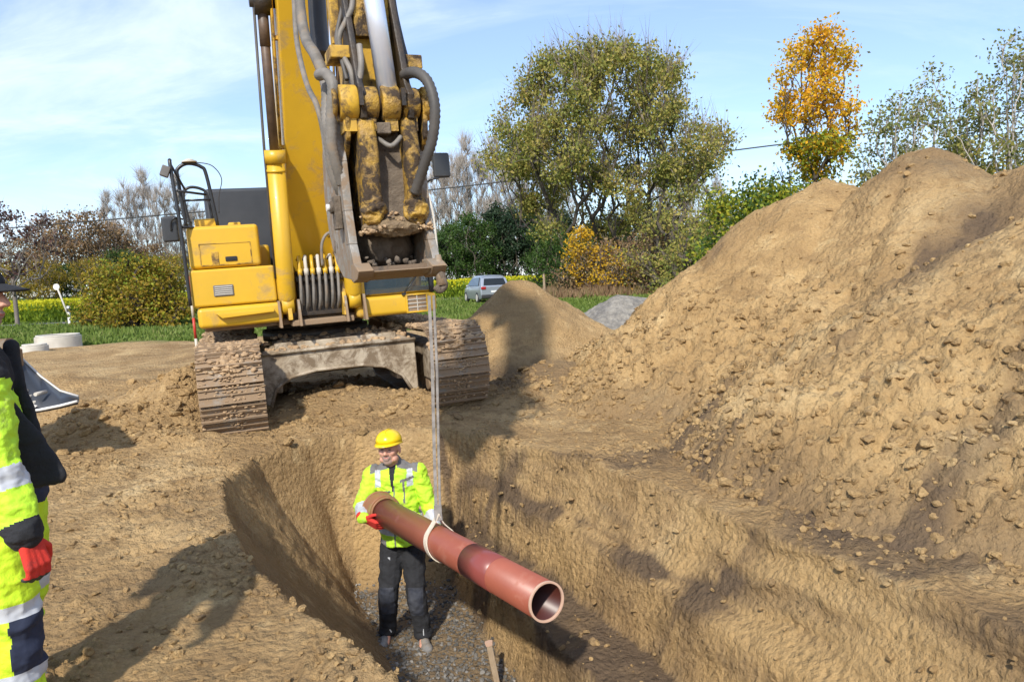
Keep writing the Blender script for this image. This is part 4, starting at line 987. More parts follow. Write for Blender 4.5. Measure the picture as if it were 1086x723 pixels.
def strap(mb, pts, width, th, side):
    pts = [Vector(p) for p in pts]; n = len(pts); vs = []
    for i, p in enumerate(pts):
        t = (pts[min(i+1, n-1)]-pts[max(i-1, 0)]).normalized(); s = side if not callable(side) else side(i); s = (s-t*s.dot(t)).normalized(); nn = t.cross(s)
        for a, b in ((-1, -1), (1, -1), (1, 1), (-1, 1)): vs.append(p+s*a*width/2+nn*b*th/2)
    fs = [(i*4+k, i*4+(k+1) % 4, (i+1)*4+(k+1) % 4, (i+1)*4+k) for i in range(n-1) for k in range(4)]+[(3, 2, 1, 0), ((n-1)*4, (n-1)*4+1, (n-1)*4+2, (n-1)*4+3)]
    mb.add(vs, fs)
knot = topc+Vector((.01, 0, .10))
ax = Vector((.93, .37, 0))
m = MB(); strap(m, [hook+Vector((-.012, 0, .03)), hook.lerp(knot, .3)+Vector((-.006, 0, 0)), hook.lerp(knot, .7)+Vector((-.012, 0, 0)), knot+Vector((-.012, 0, 0))], .022, .005, Vector((.95, .3, 0)))
strap(m, [hook+Vector((.02, .01, .03)), hook.lerp(knot, .35)+Vector((.026, .01, 0)), hook.lerp(knot, .7)+Vector((.018, .01, 0)), knot+Vector((.014, .01, 0))], .020, .005, Vector((.8, -.5, 0)))
m.build('strap', M['strap'], se, world=sl_)
# choker loop round the pipe, slightly slanted, closing at the knot
e1 = dr.cross(Vector((0, 0, 1))).normalized(); e2 = e1.cross(dr)
loop = []; 
for k in range(41):
    an = math.pi/2+2*math.pi*k/40
    q = cs+(e1*math.cos(an)+e2*math.sin(an))*(PR+.007)-dr*(.05*math.sin(an)-.05)
    pull = max(0, math.sin(an))**14
    loop.append(q.lerp(knot, pull*.9))
m = MB(); strap(m, loop, .048, .007, dr); m.build('choker_loop', M['straplight'], se, world=sl_)
m = MB(); strap(m, [knot+Vector((0, 0, .05)), knot, knot.lerp(topc, .6)+dr*.02], .055, .014, ax); m.build('sling_eye', M['strap'], se, world=sl_, bevel=.003)

#=====VEGETATION=====
LEAF = {
 'oak': leaf_mat('oak_leaves', [(.10, .14, .03), (.18, .21, .045), (.28, .27, .06), (.38, .32, .08), (.38, .25, .10)]),
 'maple': leaf_mat('maple_leaves', [(.22, .24, .03), (.50, .38, .03), (.72, .44, .02), (.74, .38, .02), (.60, .26, .02)], .4),
 'green': leaf_mat('green_leaves', [(.025, .055, .014), (.05, .10, .02), (.09, .14, .025)]),
 'willow': leaf_mat('grey_green_leaves', [(.09, .12, .03), (.16, .19, .05), (.25, .26, .09), (.34, .28, .08)]),
 'yellow': leaf_mat('yellow_leaves', [(.30, .22, .03), (.62, .40, .03), (.75, .46, .03), (.60, .30, .03)], .45),
 'hazel': leaf_mat('hazel_leaves', [(.07, .09, .018), (.16, .15, .02), (.30, .23, .025), (.38, .25, .03), (.22, .13, .03)]),
 'brown': leaf_mat('brown_leaves', [(.13, .085, .05), (.20, .12, .06), (.26, .17, .08), (.16, .13, .05)], .2),
 'dark': leaf_mat('dark_conifer_needles', [(.012, .028, .014), (.022, .045, .02), (.035, .06, .022)], .15),
 'purple': leaf_mat('purple_leaves', [(.10, .035, .03), (.06, .04, .04), (.16, .06, .035)], .25),
 'twig': leaf_mat('bare_twigs', [(.15, .115, .095), (.22, .18, .155), (.28, .24, .21)], 0, .95),
 'twigpale': leaf_mat('pale_bare_twigs', [(.26, .22, .19), (.36, .32, .28), (.42, .37, .33)], 0, .95),
 'bramble': leaf_mat('dry_bramble', [(.13, .07, .045), (.20, .12, .06), (.26, .19, .09), (.12, .12, .03)], .2),
 'lime': leaf_mat('yellow_green_leaves', [(.10, .17, .02), (.20, .27, .025), (.36, .36, .03), (.44, .33, .03)], .4),
}
def quads(C, size, rng, asp=.62, droop=.0, up=None):
    """leaf-sized rhombic faces round centres C"""
    n = len(C); d = rng.normal(size=(n, 3)); 
    if up is not None: d = d*.45+up
    d /= np.linalg.norm(d, axis=1)[:, None]
    e = rng.normal(size=(n, 3)); e -= d*(e*d).sum(1)[:, None]; e /= np.linalg.norm(e, axis=1)[:, None]
    s = (size*rng.uniform(.6, 1.3, n))[:, None]
    V = np.stack([C-d*s*.5, C+e*s*asp*.5+d*s*.05, C+d*s*.5, C-e*s*asp*.5+d*s*.05], 1)
    return V.reshape(-1, 3), np.arange(4*n).reshape(n, 4)
def make_tree(name, seed, H, R, base, trunk_r, nend, nleaf, leaf, lmat, bark, shape='round', stems=1, lean=.0, clump=.5, extra=None, bare_frac=0, twigs=0, twmat=None, tip_r=.018, outer=.55, gaps=.0, lump=.28, twl=.26):
    rng = np.random.default_rng(seed); root = empty(name)
    # end points of the limbs inside the crown envelope
    E = []
    while len(E) < nend:
        p = rng.uniform(-1, 1, 3); rr = np.linalg.norm(p)
        if rr > 1 or rr < outer*rng.uniform(0, 1.2): continue
        if shape == 'round': z = (p[2]+1)/2; k = 1
        elif shape == 'column': z = (p[2]+1)/2; k = .55+.45*math.sin(math.pi*min(1, z*1.1+.05))
        elif shape == 'flame': z = (p[2]+1)/2; k = 1.15*(1-z)**.6+.12
        elif shape == 'bush': z = abs(p[2]); k = 1
        q = np.array([p[0]*R*k, p[1]*R*k, base+(H-base)*z])
        nz = float(perlin(q[0]/R*2.2+seed, q[1]/R*2.2, q[2]/R*2.2))
        q[:2] *= 1+lump*nz
        if nz < -.5+gaps*1.0 and gaps: continue
        E.append(q)
    E = np.array(E)
    nodes = []; par = []
    for s in range(stems):
        o = rng.normal(0, R*.10, 3) if stems > 1 else np.zeros(3); o[2] = 0
        hb = base+(H-base)*(.45 if shape in ('round',) else .25 if shape == 'bush' else .85)
        k = 7; prev = -1
        for i in range(k+1):
            t = i/k; wob = rng.normal(0, .03*R, 2)*t
            nodes.append(np.array([o[0]*(1+1.5*t)+wob[0]+lean*t*H, o[1]*(1+1.5*t)+wob[1], -.3+(hb+.3)*t])); par.append(prev); prev = len(nodes)-1
    start_z = base*.75
    order = np.argsort(np.linalg.norm(E-np.array([0, 0, base+.15*(H-base)]), axis=1))
    for j in order:
        e = E[j]; A = np.array(nodes); d = np.linalg.norm(A-e, axis=1)+1.6*np.maximum(0, A[:, 2]-e[2]+.15*H)*(.5)+np.where(A[:, 2] < start_z, 3*R, 0)
        i = int(np.argmin(d)); a = A[i]; L = np.linalg.norm(e-a); k = max(1, int(L/(R*.22))+1); prev = i
        for q in range(1, k+1):
            t = q/k; m = a+(e-a)*t; m[2] += -.10*L*math.sin(math.pi*t)*(1 if shape != 'flame' else 0)
            m = m+rng.normal(0, .035*L, 3)*(t < 1); nodes.append(m); par.append(prev); prev = len(nodes)-1
    nodes = np.array(nodes); n = len(nodes); cnt = np.zeros(n); has = np.zeros(n, bool)
    for i in range(n):
        if par[i] >= 0: has[par[i]] = True
    cnt[~has] = 1
    for i in range(n-1, -1, -1):
        if par[i] >= 0: cnt[par[i]] += cnt[i]
    tot = cnt[0]*stems; rad = np.maximum(tip_r*.8, trunk_r*(cnt/cnt[:1].max())**.48); rad[:1] *= 1.2
    # tubes
    seg = 6; VV = []; FF = []; nb = 0; ang = np.arange(seg)*2*math.pi/seg
    for i in range(n):
        if par[i] < 0: continue
        a, b = nodes[par[i]], nodes[i]; t = b-a; L = np.linalg.norm(t); 
        if L < 1e-5: continue
        t /= L; u = np.cross(t, (0, 0, 1) if abs(t[2]) < .9 else (1, 0, 0)); u /= np.linalg.norm(u); w_ = np.cross(t, u)
        rm = min(rad[par[i]], rad[i]*1.35)
        ra = (np.cos(ang)[:, None]*u+np.sin(ang)[:, None]*w_)
        VV.append(a+ra*rm); VV.append(b+ra*rad[i])
        k = np.arange(seg); FF.append(np.stack([nb+k, nb+(k+1) % seg, nb+seg+(k+1) % seg, nb+seg+k], -1)); nb += 2*seg
    tr = raw_mesh('trunk', np.concatenate(VV), np.concatenate(FF), bark, root, smooth=True)
    tips = nodes[~has]; tpar = np.array([nodes[par[i]] for i in np.where(~has)[0]])
    if twigs:
        nt_ = len(tips)*twigs; k = np.repeat(np.arange(len(tips)), twigs)
        s = tpar[k]+(tips[k]-tpar[k])*rng.uniform(.1, 1, (nt_, 1)); dd = (tips[k]-tpar[k]); dd /= np.linalg.norm(dd, axis=1)[:, None]+1e-6
        dd = dd*.8+rng.normal(0, .45, (nt_, 3))+np.array([0, 0, .55]); dd /= np.linalg.norm(dd, axis=1)[:, None]
        L = (R*twl*rng.uniform(.4, 1.3, nt_))[:, None]; e = np.cross(dd, rng.normal(size=(nt_, 3))); e /= np.linalg.norm(e, axis=1)[:, None]; e *= tip_r*.55
        f2 = np.cross(dd, e)
        mid = s+dd*L*.5+rng.normal(0, .04, (nt_, 3))*L
        V = np.stack([s+e, s-e*.5+f2*.87, s-e*.5-f2*.87, mid+e*.8, mid-e*.4+f2*.7, mid-e*.4-f2*.7, s+dd*L], 1).reshape(-1, 3)
        b = np.arange(nt_)[:, None]*7
        Fq = []
        T = np.array([(0,1,4),(0,4,3),(1,2,5),(1,5,4),(2,0,3),(2,3,5),(3,4,6),(4,5,6),(5,3,6)])
        root_tw = raw_mesh('twigs', V, (T[None]+b[:, :, None]).reshape(-1, 3), twmat or LEAF['twig'], root); root_tw['kind'] = 'stuff'
        ends = s+dd*L
    if nleaf:
        k = rng.integers(0, len(tips), nleaf)
        wt = rng.uniform(0, 1, nleaf)**.6
        C = tpar[k]+(tips[k]-tpar[k])*wt[:, None]+rng.normal(0, clump, (nleaf, 3))*np.array([1, 1, .75])
        if gaps:
            g = perlin(C[:, 0]/R*4+seed, C[:, 1]/R*4, C[:, 2]/R*4); C = C[g > -.75+gaps]
        C[:, 2] = np.maximum(C[:, 2], .1)
        V, Fq = quads(C, leaf, rng)
        raw_mesh('crown', V, Fq, LEAF[lmat], root)
    if extra:
        em, ne, zlo, zhi, sz = extra
        k = rng.integers(0, len(tips), ne*3); C = tips[k]+rng.normal(0, clump, (ne*3, 3)); C = C[(C[:, 2] > zlo*H) & (C[:, 2] < zhi*H)][:ne]
        V, Fq = quads(C, sz, rng); raw_mesh('coloured_leaves', V, Fq, LEAF[em], root)
    return root
def put(root, px, Y, rz=0, s=1.0, z=None, sxy=None):
    p = P(px, 300, Y); root.location = (p.x, Y, z if z is not None else 0.0)
    root.rotation_euler = (0, 0, rz); root.scale = (s*(sxy or 1), s*(sxy or 1), s); return root
def lab(o, l, c, g=None): return tag(o, l, c, g)

oak = make_tree('oak_tree', 11, 19.2, 9.6, 2.6, .55, 560, 70000, .27, 'oak', M['bark'], 'round', clump=.62, twigs=14, tip_r=.034, gaps=.32, outer=.35, lump=.30)
put(oak, 643, 60, sxy=.89); lab(oak, 'broad round oak with thinning olive and russet leaves beyond the sand heap', 'tree')
mp_ = make_tree('maple_tree', 5, 10.8, 1.42, 4.6, .13, 200, 8500, .15, 'maple', M['bark'], 'round', clump=.26, twigs=4, tip_r=.014, extra=('lime', 4200, .36, .60, .15), outer=.1, lump=.22)
put(mp_, 866, 30); lab(mp_, 'slender tree with blazing orange leaves standing above the spoil heap', 'tree')
# young pale trees on the right
yt = [(948, 27, 8.2, 1.4, 21), (985, 30, 9.6, 1.6, 22), (1030, 28, 8.6, 1.3, 23), (1066, 27, 10.2, 1.7, 24), (1105, 29, 11.2, 2.0, 25)]
yl = ['low pale sapling at the left end of the young trees above the heap', 'thin pale sapling second from the left above the heap', 'middle young tree with sparse silvery leaves above the heap',
      'tall young tree with sparse grey-green leaves near the right edge', 'tallest young tree cut by the right edge of the picture']
for (px, Y, H, R, sd), l in zip(yt, yl):
    t = make_tree('young_tree', sd, H*.93, R*1.2, .6, .06, 120, 3200, .14, 'willow', M['barkpale'], 'column', stems=3, clump=.25, twigs=7, twmat=LEAF['twigpale'], tip_r=.014, extra=('oak', 1800, 0, .62, .15))
    put(t, px, Y); lab(t, l, 'tree', 'young trees above the spoil heap')
pb = make_tree('shrub', 31, 5.6, 2.6, .5, .08, 120, 900, .16, 'purple', M['bark'], 'bush', stems=4, clump=.3, twigs=9, tip_r=.018)
put(pb, 842, 34, s=1.08); lab(pb, 'bare purplish shrub round the foot of the orange tree', 'shrub')
gs = make_tree('shrub', 32, 4.8, 2.2, .2, .08, 120, 11000, .15, 'lime', M['bark'], 'bush', stems=4, clump=.34, extra=('green', 3500, .3, 1.2, .15))
put(gs, 806, 27.5, s=1.0); lab(gs, 'green and yellow bush peeping over the left shoulder of the spoil heap', 'shrub')
gs2 = make_tree('shrub', 36, 4.4, 2.6, .2, .08, 90, 6000, .15, 'green', M['bark'], 'bush', stems=4, clump=.34)
put(gs2, 915, 29, s=.98); lab(gs2, 'dark green bush in the dip between the heap summits', 'shrub')
gs3 = copy_tree(gs2); put(gs3, 1010, 28, 2.0, 1.08); lab(gs3, 'wide green undergrowth bush below the young trees on the right', 'shrub')
# undergrowth below the oak
us = [('oak', 735, 47, 6.6, 4.6, 'olive bush right of the oak trunk sloping up towards the heap'), ('green', 600, 55, 4.4, 2.9, 'dark green bush left of the yellow bush'),
      ('bramble', 655, 52, 3.8, 4.2, 'reddish brown bramble thicket under the oak'), ('bramble', 702, 50, 4.6, 3.6, 'tall dry thicket right of the brambles under the oak'), ('oak', 768, 40, 4.9, 3.0, 'bush showing beside the left flank of the spoil heap')]
for i, (mt, px, Y, H, R, l) in enumerate(us):
    t = make_tree('shrub', 41+i, H, R, .2, .09, 110, 7500 if mt != 'bramble' else 6500, .19, mt, M['bark'], 'bush', stems=5, clump=.45, twigs=5, tip_r=.02)
    put(t, px, Y); lab(t, l, 'shrub')
yb = make_tree('shrub', 51, 4.9, 1.1, .6, .07, 70, 1700, .18, 'yellow', M['bark'], 'column', stems=3, clump=.25, twigs=4, tip_r=.018); put(yb, 618, 50); lab(yb, 'bright yellow bush under the left side of the oak', 'shrub')
yb2 = make_tree('shrub', 52, 3.5, 1.5, .5, .07, 60, 900, .18, 'yellow', M['bark'], 'bush', stems=3, clump=.3, twigs=8, tip_r=.018); put(yb2, 652, 49); lab(yb2, 'smaller bush with scattered orange-yellow leaves right of the yellow bush', 'shrub')
hz = make_tree('shrub', 53, 3.15, 2.35, .15, .07, 150, 15000, .14, 'hazel', M['bark'], 'bush', stems=6, clump=.30, extra=('lime', 2500, 0, 1, .14)); put(hz, 147, 34.5); hz.scale = (1.02, 1.02, 1.0); lab(hz, 'rounded yellowish green bush left of the excavator', 'shrub')
# tree left with dark sparse leaves
lt = make_tree('roadside_tree', 61, 6.9, 2.4, 2.2, .11, 110, 1500, .20, 'purple', M['barkgrey'], 'round', clump=.22, twigs=7, tip_r=.020); put(lt, 14, 42); lab(lt, 'small roadside tree with sparse purple-brown leaves at the left edge', 'tree')
# bare poplars: two prototypes, copied
pA = make_tree('poplar_tree', 71, 25, 3.0, 2.5, .26, 170, 0, .1, 'brown', M['barkgrey'], 'column', clump=.4, twigs=34, twmat=LEAF['twigpale'], tip_r=.042, twl=.85)
pB = make_tree('poplar_tree', 72, 23, 3.6, 2.0, .20, 150, 250, .25, 'brown', M['barkgrey'], 'column', stems=2, clump=.4, twigs=34, twmat=LEAF['twigpale'], tip_r=.042, twl=.85)
pops = [(pA, 120, 112, .66), (pB, 140, 108, .72), (pA, 160, 112, .78), (pB, 178, 106, .70), (pA, 194, 110, .74), (pB, 486, 120, .88), (pA, 500, 118, .94), (pB, 515, 122, .9), (pA, 531, 118, .92), (pB, 547, 121, .86), (pA, 563, 118, .84), (pB, 580, 121, .8), (pA, 598, 118, .78),
        (pA, 700, 122, .72), (pB, 722, 119, .70), (pA, 742, 121, .74), (pB, 762, 118, .66), (pA, 468, 119, .84), (pB, 215, 112, .6)]
where = ['left of the excavator', 'between the excavator and the oak', 'behind the oak']
seen_ = set()
for i, (pr, px, Y, s) in enumerate(pops):
    o = pr if id(pr) not in seen_ else copy_tree(pr); seen_.add(id(pr))
    put(o, px, Y, i*1.3, s)
    lab(o, 'bare pale poplar in the far row '+(where[0] if px < 300 else where[1] if px < 620 else where[2]), 'tree', 'bare poplars '+(where[0] if px < 300 else where[1] if px < 620 else where[2]))
# brown wood on the far left
wA = make_tree('woodland_tree', 81, 13, 5.0, 1.5, .3, 150, 4200, .36, 'brown', M['bark'], 'round', clump=.7, twigs=10, tip_r=.04)
wB = make_tree('woodland_tree', 82, 12, 4.6, .6, .3, 150, 5600, .36, 'hazel', M['bark'], 'round', clump=.7, twigs=6, tip_r=.04)
wC = make_tree('woodland_tree', 83, 12, 4.4, .3, .3, 130, 6500, .36, 'green', M['bark'], 'round', clump=.7)
ws = [(wA, 28, 98, .72), (wA, 62, 102, .90), (wA, 88, 98, .95), (wA, 115, 102, .86), (wC, 70, 92, .45), (wB, 45, 88, .50), (wB, 100, 90, .52), (wA, 140, 104, .66), (wC, 128, 96, .60), (wA, 165, 104, .62), (wB, 10, 90, .50), (wA, -10, 100, .62), (wC, 155, 94, .5), (wB, 185, 98, .55)]
seen_ = set(); kinds = {id(wA): 'russet brown woodland tree', id(wB): 'olive woodland tree', id(wC): 'dark green woodland tree'}
for i, (pr, px, Y, s) in enumerate(ws):
    k = kinds[id(pr)]; o = pr if id(pr) not in seen_ else copy_tree(pr); seen_.add(id(pr))
    put(o, px, Y, i*1.7, s); lab(o, k+' in the far wood left of the excavator', 'tree', k+'s of the far left wood')
# dark evergreens between the excavator and the oak
eA = make_tree('evergreen_tree', 91, 12, 3.2, .2, .25, 150, 8000, .34, 'dark', M['bark'], 'flame', clump=.45)
eB = make_tree('leafy_tree', 92, 11, 3.4, .2, .25, 140, 8000, .34, 'green', M['bark'], 'round', clump=.55)
es = [(eB, 505, 92, .86), (eA, 526, 95, .9), (eA, 545, 93, .84), (eA, 563, 96, .92), (eB, 583, 90, .72), (eA, 600, 94, .8), (eB, 484, 96, .78), (eA, 630, 94, .72), (eA, 715, 96, .74), (eA, 740, 98, .66), (eB, 690, 92, .62), (eA, 470, 97, .62), (eA, 660, 95, .7), (eB, 760, 92, .55)]
seen_ = set(); kinds = {id(eA): 'dark pointed evergreen', id(eB): 'green leafy tree'}
for i, (pr, px, Y, s) in enumerate(es):
    k = kinds[id(pr)]; side = 'between the excavator and the oak' if px < 610 else 'behind the oak'
    o = pr if id(pr) not in seen_ else copy_tree(pr); seen_.add(id(pr))
    put(o, px, Y, i*2.1, s); lab(o, k+' in the dark belt '+side, 'tree', k+'s '+side)

# mustard field, road, grass
def gpt(px, Y): return P(px, 300, Y).x
EDGE = [(-60, 40.5), (-29.7, 45.5), (-24.7, 46.5), (-4.6, 61), (2.9, 61), (12, 60), (40, 62)]
ex_, ey_ = np.array(EDGE).T
def field(n, depth0, depth1, z0, z1, size, mat, name, up=None, asp=.4):
    X = RNG.uniform(-58, 10, n); d = depth0+(depth1-depth0)*RNG.uniform(0, 1, n)**1.8
    Y = np.interp(X, ex_, ey_)+d; hh = 1.18+.10*fbm(X*.5, Y*.5, 0, 2)+.25*sstep(-12, -2, X)
    Z = hh*RNG.uniform(z0, z1, n)
    V, Fq = quads(np.stack([X, Y, Z], -1), size, RNG, asp=asp, up=up)
    return raw_mesh(name, V, Fq, mat)
fs = field(46000, 0, 22, .0, .88, .34, leaf_mat('mustard_stems', [(.09, .16, .02), (.20, .29, .025), (.38, .42, .03)], .4), 'mustard_leaves', up=np.array([0, 0, 1.]), asp=.35)
tag(fs, 'green stems of the yellow flowering field', 'crop', kind='stuff')
ff = field(60000, 0, 60, .62, 1.04, .16, leaf_mat('mustard_flowers', [(.42, .42, .02), (.62, .58, .02), (.72, .64, .03)], .4), 'mustard_flowers', asp=.8)
tag(ff, 'yellow blossom over the distant field', 'crop', kind='stuff')
m = MB(); 
off = [(-3.2, .0), (0, .0)]
for (x0, y0), (x1, y1) in zip(EDGE[:-1], EDGE[1:]):
    m.add([(x0, y0-4.6, .016), (x1, y1-4.6, .016), (x1, y1-1.9, .016), (x0, y0-1.9, .016)], [(0, 1, 2, 3)])
rd = m.build('country_road', M['asphalt']); tag(rd, kind='structure')
n = 60000
Y = 22.5+38*RNG.uniform(0, 1, n)**1.5; X = RNG.uniform(-.78, .30, n)*Y
e = np.interp(X, ex_, ey_); road = (Y > e-4.8) & (Y < e-1.7)
k = (Y > GRASS_EDGE(X)+.3-.9*fbm(X*.5, Y*.5, 4, 4)) & (~road) & (Y < e+.5); X, Y = X[k], Y[k]; n = len(X)
hh = RNG.uniform(.05, .16, n)*(1+1.3*sstep(.2, .6, fbm(X*.25, Y*.25, 9, 2)))
a = RNG.uniform(0, 3.14, n); w_ = .035+.0009*Y
dx, dy = np.cos(a)*w_, np.sin(a)*w_
V = np.stack([np.stack([X-dx, Y-dy, 0*X], -1), np.stack([X+dx, Y+dy, 0*X], -1), np.stack([X+RNG.normal(0, .05, n), Y+RNG.normal(0, .05, n), hh], -1)], 1).reshape(-1, 3)
gr_ = raw_mesh('meadow_grass', V, np.arange(3*n).reshape(n, 3), leaf_mat('grass_blades', [(.08, .13, .02), (.12, .18, .03), (.17, .23, .045), (.28, .26, .10)], .3))
tag(gr_, 'short green grass of the meadow behind the excavator', 'grass', kind='stuff')
# dry tall grass in front of the bushes
n = 5000; X = RNG.uniform(2.0, 11.5, n); Y = RNG.uniform(46.5, 52, n); hh = RNG.uniform(.2, .8, n)*(1+.5*fbm(X*.6, Y*.6, 3, 2)); a = RNG.uniform(0, 3.14, n)
dx, dy = np.cos(a)*.05, np.sin(a)*.05
V = np.stack([np.stack([X-dx, Y-dy, 0*X], -1), np.stack([X+dx, Y+dy, 0*X], -1), np.stack([X+RNG.normal(0, .18, n), Y+RNG.normal(0, .18, n), hh], -1)], 1).reshape(-1, 3)
tag(raw_mesh('dry_grass', V, np.arange(3*n).reshape(n, 3), leaf_mat('dry_grass_blades', [(.22, .13, .08), (.32, .21, .12), (.16, .17, .05)], .3)), 'tall dry straw-coloured grass before the bushes', 'grass', kind='stuff')

# ---- overhead line
w0, w1, w2, w3 = P(-40, 246, 88), P(300, 217, 82), P(775, 160, 74), P(1180, 104, 66)
m = MB(); m.tube(smooth_path([w0, w1, P(540, 192, 78), w2, P(910, 143, 72), w3], 8), .07, 6)
tag(m.build('power_line', M['black']), 'thin dark overhead wire crossing the sky from edge to edge', 'wire')
# ---- road sign and delineator
def ground_obj(name, p, **k): return empty(name, tuple(p), **k)
sp = Vector((gpt(72, 41), 41, 0)); rt = ground_obj('road_sign', sp, label='leaning white road sign post with a small round plate beside the marker post', cat='sign')
m = MB(); m.tube([(0, 0, 0), (-.62, 0, 2.05)], .045, 10); m.build('post', M['concrete'], rt)
m = MB(); m.tube([(-.64, -.02, 2.05), (-.64, .02, 2.05)], .17, 20); m.build('sign_plate', M['white'], rt)
rt = ground_obj('marker_post', Vector((gpt(70, 40.2), 40.2, 0)), label='white roadside marker post with a black band', cat='marker post')
m = MB(); m.box((0, 0, .5), (.13, .13, 1.0)); m.build('post', M['white'], rt, bevel=.02)
m = MB(); m.box((0, 0, .78), (.137, .137, .2)); m.build('black_band', M['black'], rt)
rt = ground_obj('fence_post', Vector((gpt(577, 50), 50, 0)), label='short grey wooden post at the edge of the flowering field', cat='post')
m = MB(); m.tube([(0, 0, -.1), (.01, 0, .8), (0, 0, 1.55)], [.09, .085, .075], 8); m.build('post', M['wood'], rt, bevel=.01)
m = MB(); m.tube([(0, 0, 1.55), (0, 0, 1.6)], [.08, .05], 8); m.build('post_top', M['wood'], rt)
# ---- range pole
pt = P(200, 293, 11.5); pbm = P(208, 362, 11.5); dd = (pbm-pt)
pend = pt+dd*(pt.z+.1)/(-dd.z)
rt = ground_obj('ranging_pole', pend, label='thin red and white ranging pole standing left of the excavator', cat='pole')
wl_ = Matrix.Translation(-pend)
for i in range(6):
    m = MB(); m.tube([pt.lerp(pend, i/6), pt.lerp(pend, (i+1)/6)], .022, 8); m.build('pole_section', M['red' if i % 2 == 0 else 'concrete'], rt, world=wl_)
# ---- concrete ring
for (px, Y, R_, h_, zb, lb) in ((56, 22.6, .62, .36, .02, 'large pale concrete manhole ring lying behind the dug earth'), (30, 20.8, .34, .24, .0, 'smaller concrete pipe ring lower left of the large ring')):
    c = Vector((gpt(px, Y), Y, zb)); rt = ground_obj('concrete_ring', c, label=lb, cat='concrete ring')
    m = MB(); m.ring((0, 0, 0), (0, 0, h_), R_, R_-.12, 40); m.build('ring_wall', M['concrete'], rt, bevel=.01)
    m = MB(); m.ring((0, 0, h_), (0, 0, h_+.05), R_-.04, R_-.11, 40); m.build('ring_lip', M['concrete'], rt)
# ---- grading bucket of a machine standing out of frame
lb_ = empty('loader_bucket', (-4.9, 7.0, .55), label='dark steel digger bucket with a shiny bright edge held up at the left edge', cat='digger bucket')
def LW(px, py, Y): return P(px, py, Y)-Vector((-4.9, 7.0, .55))
m = MB()
topL, topR = [(-60, 372), (0, 380), (24, 393), (44, 408), (64, 419), (83, 424)], 0
front = [LW(x, y, 6.9) for x, y in [(-60, 380), (0, 388), (24, 399), (44, 411), (64, 420), (83, 424)]]
back = [LW(x, y, 7.5) for x, y in [(-60, 352), (0, 362), (24, 381), (44, 400), (64, 415), (84, 421)]]
low = [LW(x, y, 6.85) for x, y in [(-60, 445), (0, 440), (24, 437), (44, 434), (64, 430), (83, 425)]]
vs = [tuple(v) for v in back+low]; n6 = 6
fs_ = [(i, i+1, n6+i+1, n6+i) for i in range(5)]
m.add(vs, fs_, True); o = m.build('bucket_shell', M['hood'], lb_); s_ = o.modifiers.new('s', 'SOLIDIFY'); s_.thickness = .03
m = MB(); m.tube([v+Vector((0, -.01, .01)) for v in back], .012, 6); m.tube([v+Vector((0, -.01, 0)) for v in low], .014, 6); m.build('bright_edge', M['white'], lb_)
m = MB(); m.add([LW(21, 423, 6.84), LW(40, 430, 6.84), LW(31, 437, 6.84), LW(24, 437, 6.84)], [(0, 1, 2, 3)]); o = m.build('edge_plate', M['white'], lb_); o.modifiers.new('s', 'SOLIDIFY').thickness = .01
m = MB(); a_, b_ = LW(-60, 380, 7.3), LW(12, 372, 7.3); m.tube([a_+Vector((-3, 0, -.05)), a_, b_], [.16, .15, .13], 10); m.build('bucket_arm', M['steel'], lb_)
m = MB(); m.box(LW(12, 380, 7.3), (.12, .2, .18)); m.build('arm_head', M['steel'], lb_, bevel=.02)
for px, py in ((38, 419), (50, 415), (47, 424), (30, 414)):
    m = MB(); q = LW(px, py, 7.1); q = q+Vector((0, -.02, 0)); m.tube([q, q+Vector((0, -.16, 0))], .018, 10); m.build('bolt', M['concrete'], lb_)
# ---- stake in the trench
s0, s1 = P(531, 735, 5.45), P(519, 684, 5.50); s0.z = min(s0.z, -1.6)
rt = ground_obj('survey_stake', s0, label='weathered wooden stake sticking up from the trench gravel', cat='stake'); wl_ = Matrix.Translation(-s0)
m = MB(); m.tube([s0, s0.lerp(s1, .7), s1], [.022, .026, .024], 6, flat=True); m.build('stake_shaft', M['wood'], rt, world=wl_)
m = MB(); m.tube([s1, s1+(s1-s0).normalized()*.03], [.028, .034], 6, flat=True); m.build('splayed_top', M['rim'], rt, world=wl_)
# ---- car
car = empty('parked_car', (P(515, 310, 47).x, 47, .0), (0, 0, D2R(17)), label='silver grey estate car parked on the meadow beside the road', cat='car')
m = MB()   # cross sections from rear (y=-2.2) to front (2.2): half-width at sill, waist, roof and heights
W = .92
secs = [(-2.22, .84, .34, .95, .80, .95), (-2.18, .90, .30, 1.00, .84, 1.02), (-1.95, W, .26, 1.03, .74, 1.48), (-1.6, W, .24, 1.03, .68, 1.62), (-.2, W, .24, 1.0, .66, 1.65), (.5, W, .24, .98, .64, 1.56), (1.15, W, .24, .97, .78, 1.02), (1.9, .88, .26, .86, .72, .90), (2.2, .78, .34, .68, .66, .74)]
vs = []
for (y, w_, z0, zw, wr, zr) in secs:
    vs += [(-w_*.96, y, z0), (-w_, y, (z0+zw)/2), (-w_*.97, y, zw), (-wr, y, zr), (-wr*.7, y, zr+.03), (wr*.7, y, zr+.03), (wr, y, zr), (w_*.97, y, zw), (w_, y, (z0+zw)/2), (w_*.96, y, z0)]
k = 10; fs_ = [(i*k+j, i*k+(j+1) % k, (i+1)*k+(j+1) % k, (i+1)*k+j) for i in range(len(secs)-1) for j in range(k)]+[tuple(range(k)), tuple((len(secs)-1)*k+j for j in range(k))]
m.add(vs, fs_, True); m.build('body', M['carpaint'], car, bevel=.02)
